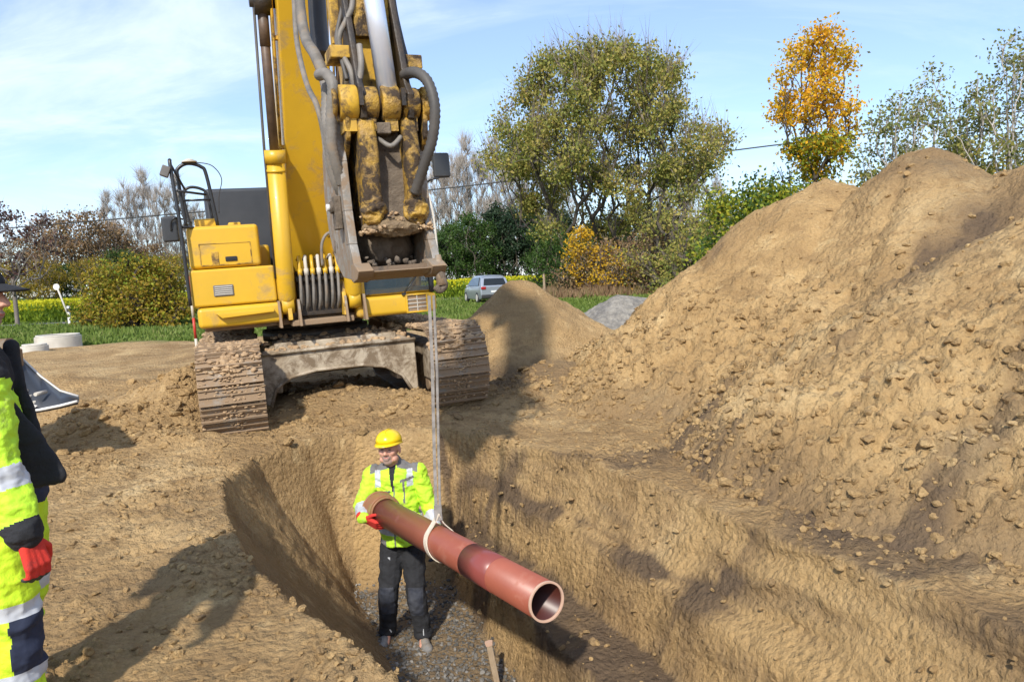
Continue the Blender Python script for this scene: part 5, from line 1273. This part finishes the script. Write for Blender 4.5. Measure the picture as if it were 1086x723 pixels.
m = MB(); m.add([(-.70, -2.17, 1.07), (.70, -2.17, 1.07), (.60, -1.96, 1.46), (-.60, -1.96, 1.46)], [(0, 1, 2, 3)]); o = m.build('rear_window', M['carglass'], car); o.modifiers.new('s', 'SOLIDIFY').thickness = .03
for sg_ in (-1, 1):
    m = MB(); m.add([(sg_*.895, -1.75, 1.06), (sg_*.895, .95, 1.04), (sg_*.70, .42, 1.5), (sg_*.715, -1.45, 1.55)], [(0, 1, 2, 3)]); o = m.build('side_window', M['carglass'], car); o.modifiers.new('s', 'SOLIDIFY').thickness = .03
    m = MB(); m.box((sg_*.72, -2.23, .92), (.30, .08, .17)); m.build('tail_light', M['tail'], car, bevel=.03)
    m = MB(); m.box((sg_*1.0, .55, 1.04), (.16, .1, .13)); m.build('wing_mirror', M['carpaint'], car, bevel=.03)
    for yy in (-1.38, 1.38):
        m = MB(); m.tube([(sg_*.72, yy, .34), (sg_*.76, yy, .34), (sg_*.92, yy, .34), (sg_*.94, yy, .34)], [.30, .34, .34, .30], 24); wh = m.build('wheel', M['black'], car)
        m = MB(); m.tube([(sg_*.93, yy, .34), (sg_*.95, yy, .34)], .21, 18); m.build('rim', M['concrete'], wh)
m = MB(); m.box((0, -2.23, .70), (.52, .02, .11)); m.build('number_plate', M['plate'], car)
m = MB(); m.box((0, -2.19, .42), (1.72, .16, .22)); m.build('rear_bumper', M['black'], car, bevel=.04)

#=====PEOPLE=====
def fuse(name, mb, voxel, matfn, mats, parent, origin, smooth_it=3, disp=None):
    """fuse overlapping limbs into one continuous skin; faces get a material by position"""
    me = bpy.data.meshes.new('tmp'); me.from_pydata([tuple(v) for v in mb.v], [], mb.f)
    bm = bmesh.new(); bm.from_mesh(me); bmesh.ops.recalc_face_normals(bm, faces=bm.faces); bm.to_mesh(me); bm.free()
    o = bpy.data.objects.new('tmp', me); COL.objects.link(o)
    r_ = o.modifiers.new('r', 'REMESH'); r_.mode = 'VOXEL'; r_.voxel_size = voxel
    if smooth_it: s_ = o.modifiers.new('s', 'SMOOTH'); s_.factor = .6; s_.iterations = smooth_it
    dg = bpy.context.evaluated_depsgraph_get(); m2 = bpy.data.meshes.new_from_object(o.evaluated_get(dg))
    bpy.data.objects.remove(o)
    n = len(m2.vertices); co = np.empty(n*3, np.float32); m2.vertices.foreach_get('co', co); co = co.reshape(-1, 3)
    nr = np.empty(n*3, np.float32); m2.vertices.foreach_get('normal', nr); nr = nr.reshape(-1, 3)
    if disp is not None: co = co+nr*disp(co)[:, None]
    out = bpy.data.meshes.new(name); 
    m2.vertices.foreach_set('co', (co-np.array(origin, np.float32)).ravel())
    for m in mats: m2.materials.append(m)
    k = len(m2.polygons); ce = np.empty(k*3, np.float32); m2.polygons.foreach_get('center', ce); ce = ce.reshape(-1, 3)+np.array(origin)
    pn = np.empty(k*3, np.float32); m2.polygons.foreach_get('normal', pn); pn = pn.reshape(-1, 3)
    m2.polygons.foreach_set('material_index', np.asarray(matfn(ce, pn), np.int32)); m2.polygons.foreach_set('use_smooth', np.ones(k, bool)); m2.update()
    m2.name = name; o = bpy.data.objects.new(name, m2); COL.objects.link(o); o.parent = parent; return o
def folds(sc, amp, seed=0):
    return lambda c: amp*(fbm(c[:, 0]*sc, c[:, 1]*sc, c[:, 2]*sc*1.6+seed, 3)+.7*(1-2*np.abs(perlin(c[:, 0]*sc*.7+c[:, 2]*sc*1.2, c[:, 1]*sc*.7, c[:, 2]*sc*.8+seed))))
def head_parts(mb, c, fx, tilt=0, s=1.0):
    """c head centre, fx unit facing vector; returns local frame fn"""
    f = Vector(fx).normalized(); up = Vector((math.sin(tilt), 0, 1)); up = (up-f*up.dot(f)).normalized(); r = f.cross(up)
    def L(x, y, z): return Vector(c)+(r*x+f*y+up*z)*s
    R = Matrix([[r[i], f[i], up[i]] for i in range(3)]); eul = R.to_euler()
    B = lambda p, rr, seg=16: mb.ball(L(*p), [q*s for q in rr], seg, 12, rot=eul)
    B((0, -.012, .035), (.077, .096, .092), 24)      # skull
    B((0, .02, -.02), (.062, .072, .085), 20)        # face
    B((0, .045, -.085), (.040, .040, .032))          # chin
    for sx in (-1, 1):
        B((sx*.038, .055, -.018), (.026, .028, .026)); B((sx*.050, .02, -.07), (.024, .045, .028))
        B((sx*.080, -.010, -.005), (.010, .020, .033)); B((sx*.030, .078, .025), (.026, .014, .008))
        B((sx*.014, .098, -.028), (.009, .010, .008))
    mb.capsule(L(0, .082, .020), L(0, .108, -.022), .009*s, .014*s); B((0, .104, -.026), (.012, .013, .010))
    B((0, .086, -.058), (.026, .012, .008)); B((0, .083, -.070), (.022, .012, .008))
    return L, eul
def hand_parts(mb, wrist, d, palm_n, thumb_side, s=1.0, curl=(.5, .6, .5), spread=.13):
    """palm and five separate fingers; d = direction of the hand, palm_n = palm facing, thumb_side = +1/-1 along d x palm_n"""
    d = Vector(d).normalized(); n = Vector(palm_n); n = (n-d*n.dot(d)).normalized(); sd = d.cross(n)*thumb_side
    W = Vector(wrist)
    for k, o in enumerate((.030, .010, -.010, -.028)):
        mb.capsule(W+d*.01*s+sd*o*.6*s, W+d*.088*s+sd*o*s, .017*s, .0135*s, 10)
    for k, (o, L) in enumerate(((.031, .070), (.0105, .080), (-.0105, .074), (-.030, .058))):
        p = W+d*.090*s+sd*o*s; a = 0
        for j, (fr, c) in enumerate(zip((.45, .32, .23), curl)):
            a += c; v = (d*math.cos(a)+n*math.sin(a)+sd*o*spread*10*math.cos(a)).normalized(); q = p+v*L*fr*s
            mb.capsule(p, q, (.0098-.0008*j)*s, (.0092-.001*j)*s, 8); p = q
    p = W+d*.025*s+sd*.030*s; q = p+(sd*.7+d*.6+n*.35).normalized()*.042*s; mb.capsule(p, q, .0145*s, .012*s, 8)
    q2 = q+(d*.75+n*.5+sd*.15).normalized()*.035*s; mb.capsule(q, q2, .0115*s, .010*s, 8); mb.capsule(q2, q2+(d*.8+n*.6-sd*.1).normalized()*.022*s, .010*s, .0085*s, 8)

# ---------------- worker in the trench
FL, FR = Vector((-1.20, 6.30, FLOOR_Z+.02)), Vector((-.87, 6.22, FLOOR_Z+.02))
wk = empty('person', tuple((FL+FR)/2), label='man in yellow hard hat and hi-viz jacket standing in the trench guiding the pipe', cat='person')
WO = tuple((FL+FR)/2)
hipc = Vector((-1.02, 6.36, -.62)); chest = Vector((-1.055, 6.38, -.12)); neck = Vector((-1.075, 6.37, .035)); headc = Vector((-1.085, 6.325, .170))
shL, shR = chest+Vector((-.185, -.01, .065)), chest+Vector((.185, .01, .065))
elL, elR = Vector((-1.335, 6.27, -.28)), Vector((-.775, 6.36, -.34))
PFw = PF
haL = PF+Vector((-.10, -.045, -.085)); wrL = P(386, 549, 6.0); haR = P(466, 596, 6.0); wrR = P(464, 574, 6.08)
knL, knR = Vector((-1.155, 6.24, -1.08)), Vector((-.905, 6.20, -1.08))
anL, anR = FL+Vector((.01, .05, .10)), FR+Vector((0, .05, .10))
b = MB()
b.ball(hipc, (.15, .105, .12)); b.ball(chest, (.165, .105, .19)); b.ball((hipc+chest)/2, (.145, .10, .22))
b.capsule(neck+Vector((0, .01, -.05)), headc+Vector((0, -.0, -.03)), .066, .060)
for s_, e_, w_, h_ in ((shL, elL, wrL, haL), (shR, elR, wrR, haR)): b.capsule(s_, e_, .050, .040); b.capsule(e_, w_, .040, .028)
for hx, k_, a_ in ((-.08, knL, anL), (.08, knR, anR)): b.capsule(hipc+Vector((hx, 0, -.03)), k_, .078, .055); b.capsule(k_, a_, .052, .036); b.capsule(a_, a_+Vector((0, -.12, -.06)), .035, .03)
HL, heul = head_parts(b, headc, (-.16, -1, .10), tilt=-.05, s=1.10)
hi = np.array(HL(0, 0, 0))
fR = np.array((HL(1, 0, 0)-HL(0, 0, 0))); fF = np.array((HL(0, 1, 0)-HL(0, 0, 0))); fU = np.array((HL(0, 0, 1)-HL(0, 0, 0)))
def skinmat(hi, fR, fF, fU, beard=True):
    def fn(c, n):
        q = c-hi; x, y, z = q@fR, q@fF, q@fU; m = np.zeros(len(c), int)
        if beard: m[(y > .055) & (z < -.048) & (np.abs(x) < .042)] = 1
        m[(y > .085) & (np.abs(z+.0635) < .0045) & (np.abs(x) < .022)] = 2
        return m
    return fn
body = fuse('body', b, .0055, skinmat(hi, fR, fF, fU), [M['skin'], M['beard'], M['lip']], wk, WO, 2)
wpl = Matrix.Translation(-Vector(WO))
for sx in (-1, 1):
    m = MB(); m.ball(HL(sx*.030, .0855, .008), (.0125, .006, .0035), rot=heul); m.build('eye', M['eye'], wk, world=wpl)
m = MB(); 
for sx in (-1, 1): m.ball(HL(sx*.032, .090, .026), (.017, .005, .003), rot=heul)
m.ball(HL(0, -.055, .0), (.070, .055, .06), rot=heul); m.build('hair', M['beard'], wk, world=wpl)
# helmet
def helmet(parent, Lf, eul, wm):
    m = MB(); seg = 28; rows = 9; vs = []
    for i in range(rows):
        th = math.pi/2*i/(rows-1); 
        for k in range(seg):
            ph = 2*math.pi*k/seg; rr = math.sin(th)
            rib = .006*math.exp(-(math.sin(ph)*math.cos(0)*rr*.105/.022)**2)*0
            vs.append(Lf(.100*rr*math.cos(ph), -.005+.124*rr*math.sin(ph), .058+.098*math.cos(th)**.85))
    fs = [(i*seg+k, i*seg+(k+1) % seg, (i+1)*seg+(k+1) % seg, (i+1)*seg+k) for i in range(rows-1) for k in range(seg)]
    m.add(vs, fs, True); o = m.build('hard_hat', M['helmet'], parent, world=wm); q = o.modifiers.new('s', 'SOLIDIFY'); q.thickness = .005
    m = MB(); vs = []
    for k in range(seg):
        ph = 2*math.pi*k/seg; ext = .012+.040*max(0, math.sin(ph))**2
        vs += [Lf(.098*math.cos(ph), -.005+.122*math.sin(ph), .060), Lf((.098+ext*.5)*math.cos(ph), -.005+(.122+ext)*math.sin(ph), .048-.010*max(0, math.sin(ph)))]
    m.add(vs, [(2*k, 2*((k+1) % seg), 2*((k+1) % seg)+1, 2*k+1) for k in range(seg)], True)
    br = m.build('helmet_brim', M['helmet'], o, world=wm); br.modifiers.new('s', 'SOLIDIFY').thickness = .004
    m = MB(); m.tube([Lf(0, -.09+.014*k, .058+.100*math.cos(math.asin(min(1, abs(-.085+.014*k)/.124)))**.85) for k in range(14)], .006, 8); m.build('helmet_rib', M['helmet'], o, world=wm)
    m = MB(); m.tube([Lf(.018, .106, .096), Lf(.036, .098, .098)], .003, 6); m.build('helmet_mark', M['black'], o, world=wm)
    return o
helmet(wk, HL, heul, wpl)
# jacket
b = MB()
b.ball(chest+Vector((0, 0, .0)), (.205, .135, .19)); b.ball(chest+Vector((0, -.005, -.18)), (.205, .14, .22)); b.ball(hipc+Vector((-.005, 0, .12)), (.205, .145, .16)); b.tube([hipc+Vector((0, 0, -.01)), hipc+Vector((0, 0, .2))], .185, 20)
for s_, e_, w_ in ((shL, elL, wrL), (shR, elR, wrR)):
    b.ball(s_, .085); b.capsule(s_, e_, .082, .066); b.capsule(e_, w_, .067, .048)
b.capsule(neck+Vector((0, .02, -.06)), neck+Vector((0, .012, .01)), .10, .078)
ch = np.array(chest); hc = np.array(hipc)
def arm_t(c, a, b_):
    a, b_ = np.array(a), np.array(b_); d = b_-a; t = np.clip(((c-a)@d)/(d@d), -.3, 1.2); return t, np.linalg.norm(c-(a+t[:, None]*d), axis=1)
def jm(c, n):
    m = np.zeros(len(c), int); x = c[:, 0]-ch[0]; z = c[:, 2]
    tu, du = arm_t(c, elL, wrL); arm = (du < .085) & (tu > .0) & (c[:, 0] < ch[0]-.17)
    tu2, du2 = arm_t(c, elR, wrR); arm2 = (du2 < .085) & (tu2 > -.0) & (c[:, 0] > ch[0]+.19)
    torso = ~(arm | arm2)
    m[torso & (z > hc[2]+.085) & (z < hc[2]+.145)] = 1           # reflective belt
    m[torso & (z > hc[2]+.20) & (z < hc[2]+.215)] = 1
    m[(arm & (tu > .30) & (tu < .98))] = 1; m[(arm2 & (tu2 > .25) & (tu2 < .62))] = 1
    # grey yoke on the shoulders and collar
    m[(z > ch[2]+.150-.30*np.abs(x)+.0) & (np.abs(x) > .03)] = 2
    m[(z > ch[2]+.160)] = 2
    m[(np.abs(x) > .20) & (z > ch[2]+.03)] = 0
    # reflective braces slanting over the chest
    m[torso & (z > ch[2]-.02) & (z < ch[2]+.12) & (np.abs(np.abs(x)-.135) < .024) & (n[:, 1] < 0)] = 1
    m[(n[:, 1] < .2) & (np.abs(z-(ch[2]-.055+.12*x)) < .012) & (x < -.03) & (x > -.17)] = 2
    m[(n[:, 1] < .2) & (np.abs(z-(ch[2]+.015+.22*x)) < .012) & (x > .055) & (x < .17)] = 2
    m[(n[:, 1] < .2) & (np.abs(x-.085) < .008) & (z < ch[2]+.02) & (z > ch[2]-.16)] = 2
    m[(n[:, 1] < -.2) & (np.abs(x+.01) < .030-(ch[2]+.16-z)*.12) & (z > ch[2]-.06)] = 3    # open collar
    m[(n[:, 1] < -.2) & (np.abs(x-.0) < .006) & (z < ch[2]-.0)] = 2      # zip
    m[torso & (z < hc[2]+.035) & (x < -.08)] = 2
    return m
fuse('hi_viz_jacket', b, .006, jm, [M['hiviz'], M['reflect'], M['greycloth'], M['darkcloth']], wk, WO, 3, folds(12, .011, 2))
# trousers
b = MB()
b.ball(hipc+Vector((0, 0, -.01)), (.175, .125, .14)); b.tube([hipc+Vector((0, 0, -.04)), hipc+Vector((0, 0, .10))], .15, 18)
for hx, k_, a_ in ((-.085, knL, anL), (.085, knR, anR)):
    b.capsule(hipc+Vector((hx, 0, -.06)), k_, .108, .082); b.capsule(k_, a_+Vector((0, 0, .0)), .082, .072); b.ball(a_+Vector((0, -.01, .0)), (.080, .085, .05))
def tm(c, n):
    m = np.zeros(len(c), int)
    for k_ in (knL, knR):
        m[(np.abs(c[:, 0]-k_.x) < .062) & (c[:, 2] < k_.z+.10) & (c[:, 2] > k_.z-.15) & (n[:, 1] < -.15)] = 1
    return m
tro = fuse('trousers', b, .0085, tm, [M['darkcloth'], M['kneecloth']], wk, WO, 2, folds(8, .010, 5))
m = MB(); m.box(hipc+Vector((-.125, -.118, -.13)), (.062, .006, .026), (0, .05, -.3)); m.build('pocket_patch', M['reflect'], tro, world=wpl)
for a_ in (anL, anR):
    m = MB(); m.box(a_+Vector((.03 if a_ is anL else .01, -.088, .045)), (.008, .006, .06), (0, -.5 if a_ is anL else 0, 0)); m.build('reflective_piping', M['reflect'], tro, world=wpl)
# boots
for nm, f_, a_, tw in (('boot', FL, anL, -.18), ('boot', FR, anR, .38)):
    b = MB(); c, s = math.cos(tw), math.sin(tw)
    def Bq(x, y, z): return f_+Vector((x*c+y*s*-1, x*s+y*c, z))
    b.ball(Bq(0, -.115, .035), (.052, .065, .045), rot=(0, 0, tw)); b.ball(Bq(0, -.04, .045), (.047, .09, .05), rot=(0, 0, tw)); b.ball(Bq(0, .05, .045), (.043, .05, .05), rot=(0, 0, tw)); b.capsule(Bq(0, .04, .06), Bq(0, .045, .15), .052, .055)
    bt = fuse('boot', b, .007, lambda c_, n_: ((c_[:, 2] < f_.z+.022)*1), [M['boot'], M['sole']], wk, WO, 2)
# gloves
b = MB(); dh = (P(412, 564, 5.92)-wrL); hand_parts(b, wrL+dh.normalized()*.01, dh, Vector((.3, .75, .6)), 1, 1.3, (.45, .6, .5)); b.capsule(wrL-dh.normalized()*.03, wrL+dh.normalized()*.03, .040, .034)
fuse('red_glove', b, .0045, lambda c_, n_: np.zeros(len(c_), int), [M['redglove']], wk, WO, 1)
b = MB(); dh = Vector((-.05, -.35, -.8)); hand_parts(b, wrR, dh, Vector((-1, .2, .2)), -1, 1.12, (.4, .6, .5)); b.capsule(wrR-dh.normalized()*.03, wrR+dh.normalized()*.02, .040, .034)
fuse('dark_glove', b, .0045, lambda c_, n_: np.zeros(len(c_), int), [M['darkglove']], wk, WO, 1)

# ---------------- bystander on the left, seen from his right side
BY = 2.80; gx = -2.05
by = empty('person', (gx, BY, .02), cat='person'); BO = (gx, BY, .02)
bpl = Matrix.Translation(-Vector(BO)); by['label'] = 'bystander in black cap, black jacket and yellow trousers cut by the left edge'
hip = Vector((gx+.06, BY, .93)); che = Vector((gx-.02, BY, 1.27)); nck = Vector((gx+.04, BY, 1.45)); hd = Vector((gx+.087, BY-.02, 1.605))
# arms: the camera-side arm hangs with a slight bend forwards
shN, elN, wrN = P(-26, 398, 2.56), P(-6, 492, 2.53), P(25, 564, 2.50)
shF, elF, wrF = Vector((gx-.08, BY+.18, 1.37)), Vector((gx-.20, BY+.22, 1.08)), Vector((gx-.16, BY+.22, .84))
kn = [Vector((gx+.165, BY-.12, .50)), Vector((gx+.06, BY+.11, .50))]; an_ = [Vector((gx+.165, BY-.13, .11)), Vector((gx-.05, BY+.12, .11))]
b = MB(); b.ball(hip, (.11, .15, .12)); b.ball(che, (.11, .17, .2)); b.ball((hip+che)/2, (.10, .14, .2)); b.capsule(nck-Vector((0, 0, .06)), hd-Vector((.0, 0, .03)), .062, .055)
for s_, e_, w_ in ((shN, elN, wrN), (shF, elF, wrF)): b.capsule(s_, e_, .05, .04); b.capsule(e_, w_, .04, .03)
for i in (0, 1): b.capsule(hip+Vector((0, (-.09, .09)[i], -.04)), kn[i], .08, .056); b.capsule(kn[i], an_[i], .053, .036); b.capsule(an_[i], an_[i]+Vector((.12, 0, -.06)), .035, .03)
GL, geul = head_parts(b, hd, (1, .12, -.06), 0)
o0 = np.array(GL(0, 0, 0))
fuse('body', b, .0055, skinmat(o0, np.array(GL(1, 0, 0))-o0, np.array(GL(0, 1, 0))-o0, np.array(GL(0, 0, 1))-o0), [M['skin'], M['beard'], M['lip']], by, BO, 2)
m = MB(); m.ball(GL(0, -.045, .0), (.074, .062, .07), rot=geul); m.build('hair', M['beard'], by, world=bpl)
for sx in (-1, 1):
    m = MB(); m.ball(GL(sx*.030, .0855, .008), (.0125, .006, .004), rot=geul); m.build('eye', M['eye'], by, world=bpl)
m = MB(); seg = 24; vs = []
for i in range(8):
    th = math.pi/2*i/7
    for k in range(seg): ph = 2*math.pi*k/seg; vs.append(GL(.088*math.sin(th)*math.cos(ph), -.01+.110*math.sin(th)*math.sin(ph), .040+.088*math.cos(th)**.8))
m.add(vs, [(i*seg+k, i*seg+(k+1) % seg, (i+1)*seg+(k+1) % seg, (i+1)*seg+k) for i in range(7) for k in range(seg)], True); cp_ = m.build('cap', M['darkcloth'], by, world=bpl); cp_.modifiers.new('s', 'SOLIDIFY').thickness = .004
m = MB(); vs = []
for i in range(6):
    for k in range(9): 
        x = (k-4)/4*.072; L_ = .088*math.sqrt(max(0, 1-(x/.088)**2)); y0 = -.01+.110*math.sqrt(max(0, 1-(x/.088)**2)); t = i/5
        vs.append(GL(x*(1+.05*t), y0+t*L_*.98, .052-.018*t-.9*x*x*(1+t)))
m.add(vs, [(i*9+k, i*9+k+1, (i+1)*9+k+1, (i+1)*9+k) for i in range(5) for k in range(8)], True); bi = m.build('cap_brim', M['darkcloth'], cp_, world=bpl); bi.modifiers.new('s', 'SOLIDIFY').thickness = .006
# hi-viz sleeves and trunk under the dark jacket
b = MB(); b.ball(che, (.15, .19, .2)); b.ball((che+hip)/2, (.145, .185, .24))
for s_, e_, w_ in ((shN, elN, wrN), (shF, elF, wrF)): b.ball(s_, .09); b.capsule(s_, e_, .092, .080); b.capsule(e_, w_, .080, .056)
def sm_(c, n):
    m = np.zeros(len(c), int)
    for e_, w_, s_ in ((elN, wrN, shN), (elF, wrF, shF)):
        t, d = arm_t(c, e_, w_); m[(d < .11) & (t > .12) & (t < .42)] = 1; m[(d < .10) & (t > .86)] = 3
        t, d = arm_t(c, s_, e_); m[(d < .13) & (t < .10)] = 3
    return m
fuse('hi_viz_shirt', b, .0055, sm_, [M['hiviz'], M['reflect'], M['greycloth'], M['darkcloth']], by, BO, 3, folds(11, .011, 8))
# black body warmer, hanging open and swinging forwards
b = MB(); b.ball(che+Vector((.0, 0, .02)), (.165, .20, .19)); b.ball(che+Vector((-.01, 0, -.14)), (.165, .20, .2))
for k in range(13):
    t = k/12; z0 = 1.40-.02*t
    # near front panel: sweeps from the neck down to a corner in front of the hip
    for j in range(24):
        s = j/23; x = gx+.10+.035*math.sin(s*3)+t*(.02+.25*s**1.1); z = 1.41-s*(.50-.07*(t))-.03*t
        b.ball((x, BY-.155+.05*t+.02*math.sin(5*s+3*t), z), (.022, .016, .034), 8, 6)
for k in range(9):
    t = k/8
    for j in range(22): s = j/21; b.ball((gx+.09+.08*s*t, BY+.16-.02*t, 1.40-s*.44), (.024, .016, .036), 8, 6)
b.capsule((gx-.05, BY-.02, 1.44), (gx+.03, BY-.03, 1.47), .085, .07)
vest = fuse('jacket', b, .0065, lambda c, n: np.zeros(len(c), int), [M['darkcloth']], by, BO, 6, folds(6, .007, 4))
# grey pocket with yellow-green zip
def fp(t, s): return Vector((gx+.10+.035*math.sin(s*3)+t*(.02+.25*s**1.1), BY-.175+.05*t+.02*math.sin(5*s+3*t), 1.41-s*(.50-.07*t)-.03*t))
m = MB(); G_ = [[fp(t, s)+Vector((0, -.008, 0)) for t in np.linspace(.06, .46-.1*abs(s-.6), 5)] for s in np.linspace(.42, .92, 9)]
m.add([p for row in G_ for p in row], [(i*5+j, i*5+j+1, (i+1)*5+j+1, (i+1)*5+j) for i in range(8) for j in range(4)], True); pk = m.build('pocket', M['greycloth'], vest, world=bpl); pk.modifiers.new('s', 'SOLIDIFY').thickness = .006
m = MB(); m.tube(smooth_path([fp(.12, .46)+Vector((0, -.02, 0)), fp(.18, .54)+Vector((0, -.021, 0)), fp(.28, .68)+Vector((0, -.021, 0)), fp(.34, .84)+Vector((0, -.018, 0))]), .0045, 6); m.tube(smooth_path([fp(.20, .48)+Vector((0, -.02, 0)), fp(.28, .58)+Vector((0, -.021, 0)), fp(.40, .72)+Vector((0, -.02, 0)), fp(.42, .84)+Vector((0, -.018, 0))]), .003, 6); m.build('zip', M['hiviz'], pk, world=bpl)
m = MB(); m.box(fp(.36, .90)+Vector((0, -.02, 0)), (.014, .006, .026)); m.build('zip_pull', M['red'], pk, world=bpl)
# trousers
b = MB(); b.ball(hip, (.145, .19, .14)); b.tube([hip+Vector((0, 0, 0)), hip+Vector((0, 0, .12))], .15, 18)
for i in (0, 1): b.capsule(hip+Vector((.0, (-.095, .095)[i], -.05)), kn[i], .125, .098); b.capsule(kn[i], an_[i], .098, .090); b.ball(an_[i], (.095, .09, .06))
def tm2(c, n):
    m = np.zeros(len(c), int); z = c[:, 2]; x = c[:, 0]-gx
    m[(z > .80)] = 2; m[(z > .62) & (z < .86) & (x < .09)] = 2
    m[(z < .50) & (z > .445)] = 1; m[(z < .25) & (z > .20)] = 1
    m[(z < .445) & (x > .215) & (z > .25)] = 2; m[z < .14] = 2
    return m
tr2 = fuse('trousers', b, .006, tm2, [M['hiviz2'], M['reflect'], M['navy']], by, BO, 2, folds(8, .011, 11))
b = MB(); dN = Vector((.30, -.02, -1)); hand_parts(b, wrN+Vector((.01, 0, -.02)), dN, Vector((-.9, .35, 0)), 1, 1.12, (.45, .75, .6))
fuse('red_glove', b, .004, lambda c_, n_: ((c_[:, 2] < wrN.z-.155)*1), [M['redglove'], M['black']], by, BO, 1)
b = MB(); b.capsule(wrN+Vector((-.02, 0, .03)), wrN+Vector((.01, 0, -.02)), .052, .043); fuse('cuff', b, .006, lambda c_, n_: np.zeros(len(c_), int), [M['darkcloth']], by, BO, 2)
b = MB(); hand_parts(b, wrF+Vector((.01, 0, -.02)), dN, Vector((-.25, -.9, 0)), -1, 1.1, (.35, .45, .35)); fuse('red_glove', b, .0045, lambda c_, n_: np.zeros(len(c_), int), [M['redglove']], by, BO, 1)
for i in (0, 1):
    f_ = Vector((an_[i].x-.02, an_[i].y, .02)); b = MB(); b.ball(f_+Vector((.13, 0, .035)), (.07, .052, .045)); b.ball(f_+Vector((.04, 0, .045)), (.09, .047, .05)); b.ball(f_+Vector((-.03, 0, .045)), (.05, .043, .05)); b.capsule(f_+Vector((-.01, 0, .06)), f_+Vector((0, 0, .14)), .05, .055)
    fuse('boot', b, .008, lambda c_, n_: ((c_[:, 2] < .045)*1), [M['boot'], M['sole']], by, BO, 2)

#=====SKYLIGHT=====
AZ = (.22, .975)    # horizontal travel direction of the light
EL = D2R(39)
ah = math.hypot(*AZ)
ld = Vector((AZ[0]/ah*math.cos(EL), AZ[1]/ah*math.cos(EL), -math.sin(EL)))
sun = bpy.data.lights.new('sun', 'SUN'); sun.energy = 3.7; sun.angle = D2R(2.0); sun.color = (1, .93, .82)
so = bpy.data.objects.new('sun', sun); COL.objects.link(so); so.rotation_euler = ld.to_track_quat('-Z', 'Y').to_euler()
so.location = (-20, -10, 25)
w = bpy.data.worlds.new('World'); scene.world = w; w.use_nodes = True
nt = w.node_tree; bgn = nt.nodes['Background']
sky = nt.nodes.new('ShaderNodeTexSky'); sky.sky_type = 'NISHITA'; sky.sun_disc = False
sky.sun_elevation = EL; sky.sun_rotation = math.atan2(-ld.x, -ld.y)
sky.air_density = 1.0; sky.dust_density = .4; sky.ozone_density = 3.0
tcw = nt.nodes.new('ShaderNodeTexCoord'); sep = nt.nodes.new('ShaderNodeSeparateXYZ'); nt.links.new(tcw.outputs['Generated'], sep.inputs[0])
den = mth(nt, 'ADD', mth(nt, 'MAXIMUM', sep.outputs[2], 0.0), .16)
cx = mth(nt, 'DIVIDE', sep.outputs[0], den); cy = mth(nt, 'DIVIDE', sep.outputs[1], den)
cmb = nt.nodes.new('ShaderNodeCombineXYZ'); nt.links.new(cx, cmb.inputs[0]); nt.links.new(cy, cmb.inputs[1])
mp = nt.nodes.new('ShaderNodeMapping'); mp.inputs['Rotation'].default_value = (0, 0, .25); mp.inputs['Scale'].default_value = (.55, 1.0, 1); mp.inputs['Location'].default_value = (2.3, .4, 0)
nt.links.new(cmb.outputs[0], mp.inputs[0])
cn = noise_node(nt, 1.35, 9, .62, mp.outputs[0], 1.1)
cn2 = noise_node(nt, .42, 4, .5, mp.outputs[0], .4)
cl = mth(nt, 'ADD', mth(nt, 'MULTIPLY', cn.outputs[0], .62), mth(nt, 'MULTIPLY', cn2.outputs[0], .38))
cr = ramp(nt, cl, [(.42, (.16, .16, .16)), (.50, (.28, .28, .28)), (.57, (.52, .52, .52)), (.65, (.85, .85, .85))])
CLOUD = (5.6, 6.3, 7.6)
skt = mixc(nt, 1.0, sky.outputs[0], (.90, .94, 1.02), 'MULTIPLY')
cm = mixc(nt, cr.outputs[0], skt, CLOUD)
nt.links.new(cm, bgn.inputs[0]); bgn.inputs[1].default_value = .14

cam = bpy.data.cameras.new('camera'); co = bpy.data.objects.new('camera', cam); COL.objects.link(co)
cam.sensor_width = 36; cam.lens = F/1086*36; cam.clip_end = 3000; cam.clip_start = .05
co.matrix_world = Matrix([[RGT[i], UPV[i], -FWD[i], (0, 0, CH)[i]] for i in range(3)]+[[0, 0, 0, 1]])
scene.camera = co
scene.view_settings.view_transform = 'Standard'; scene.view_settings.look = 'None'; scene.view_settings.gamma = 1; scene.view_settings.exposure = .53
scene.render.engine = 'CYCLES'; scene.render.resolution_x = 1024; scene.render.resolution_y = 681
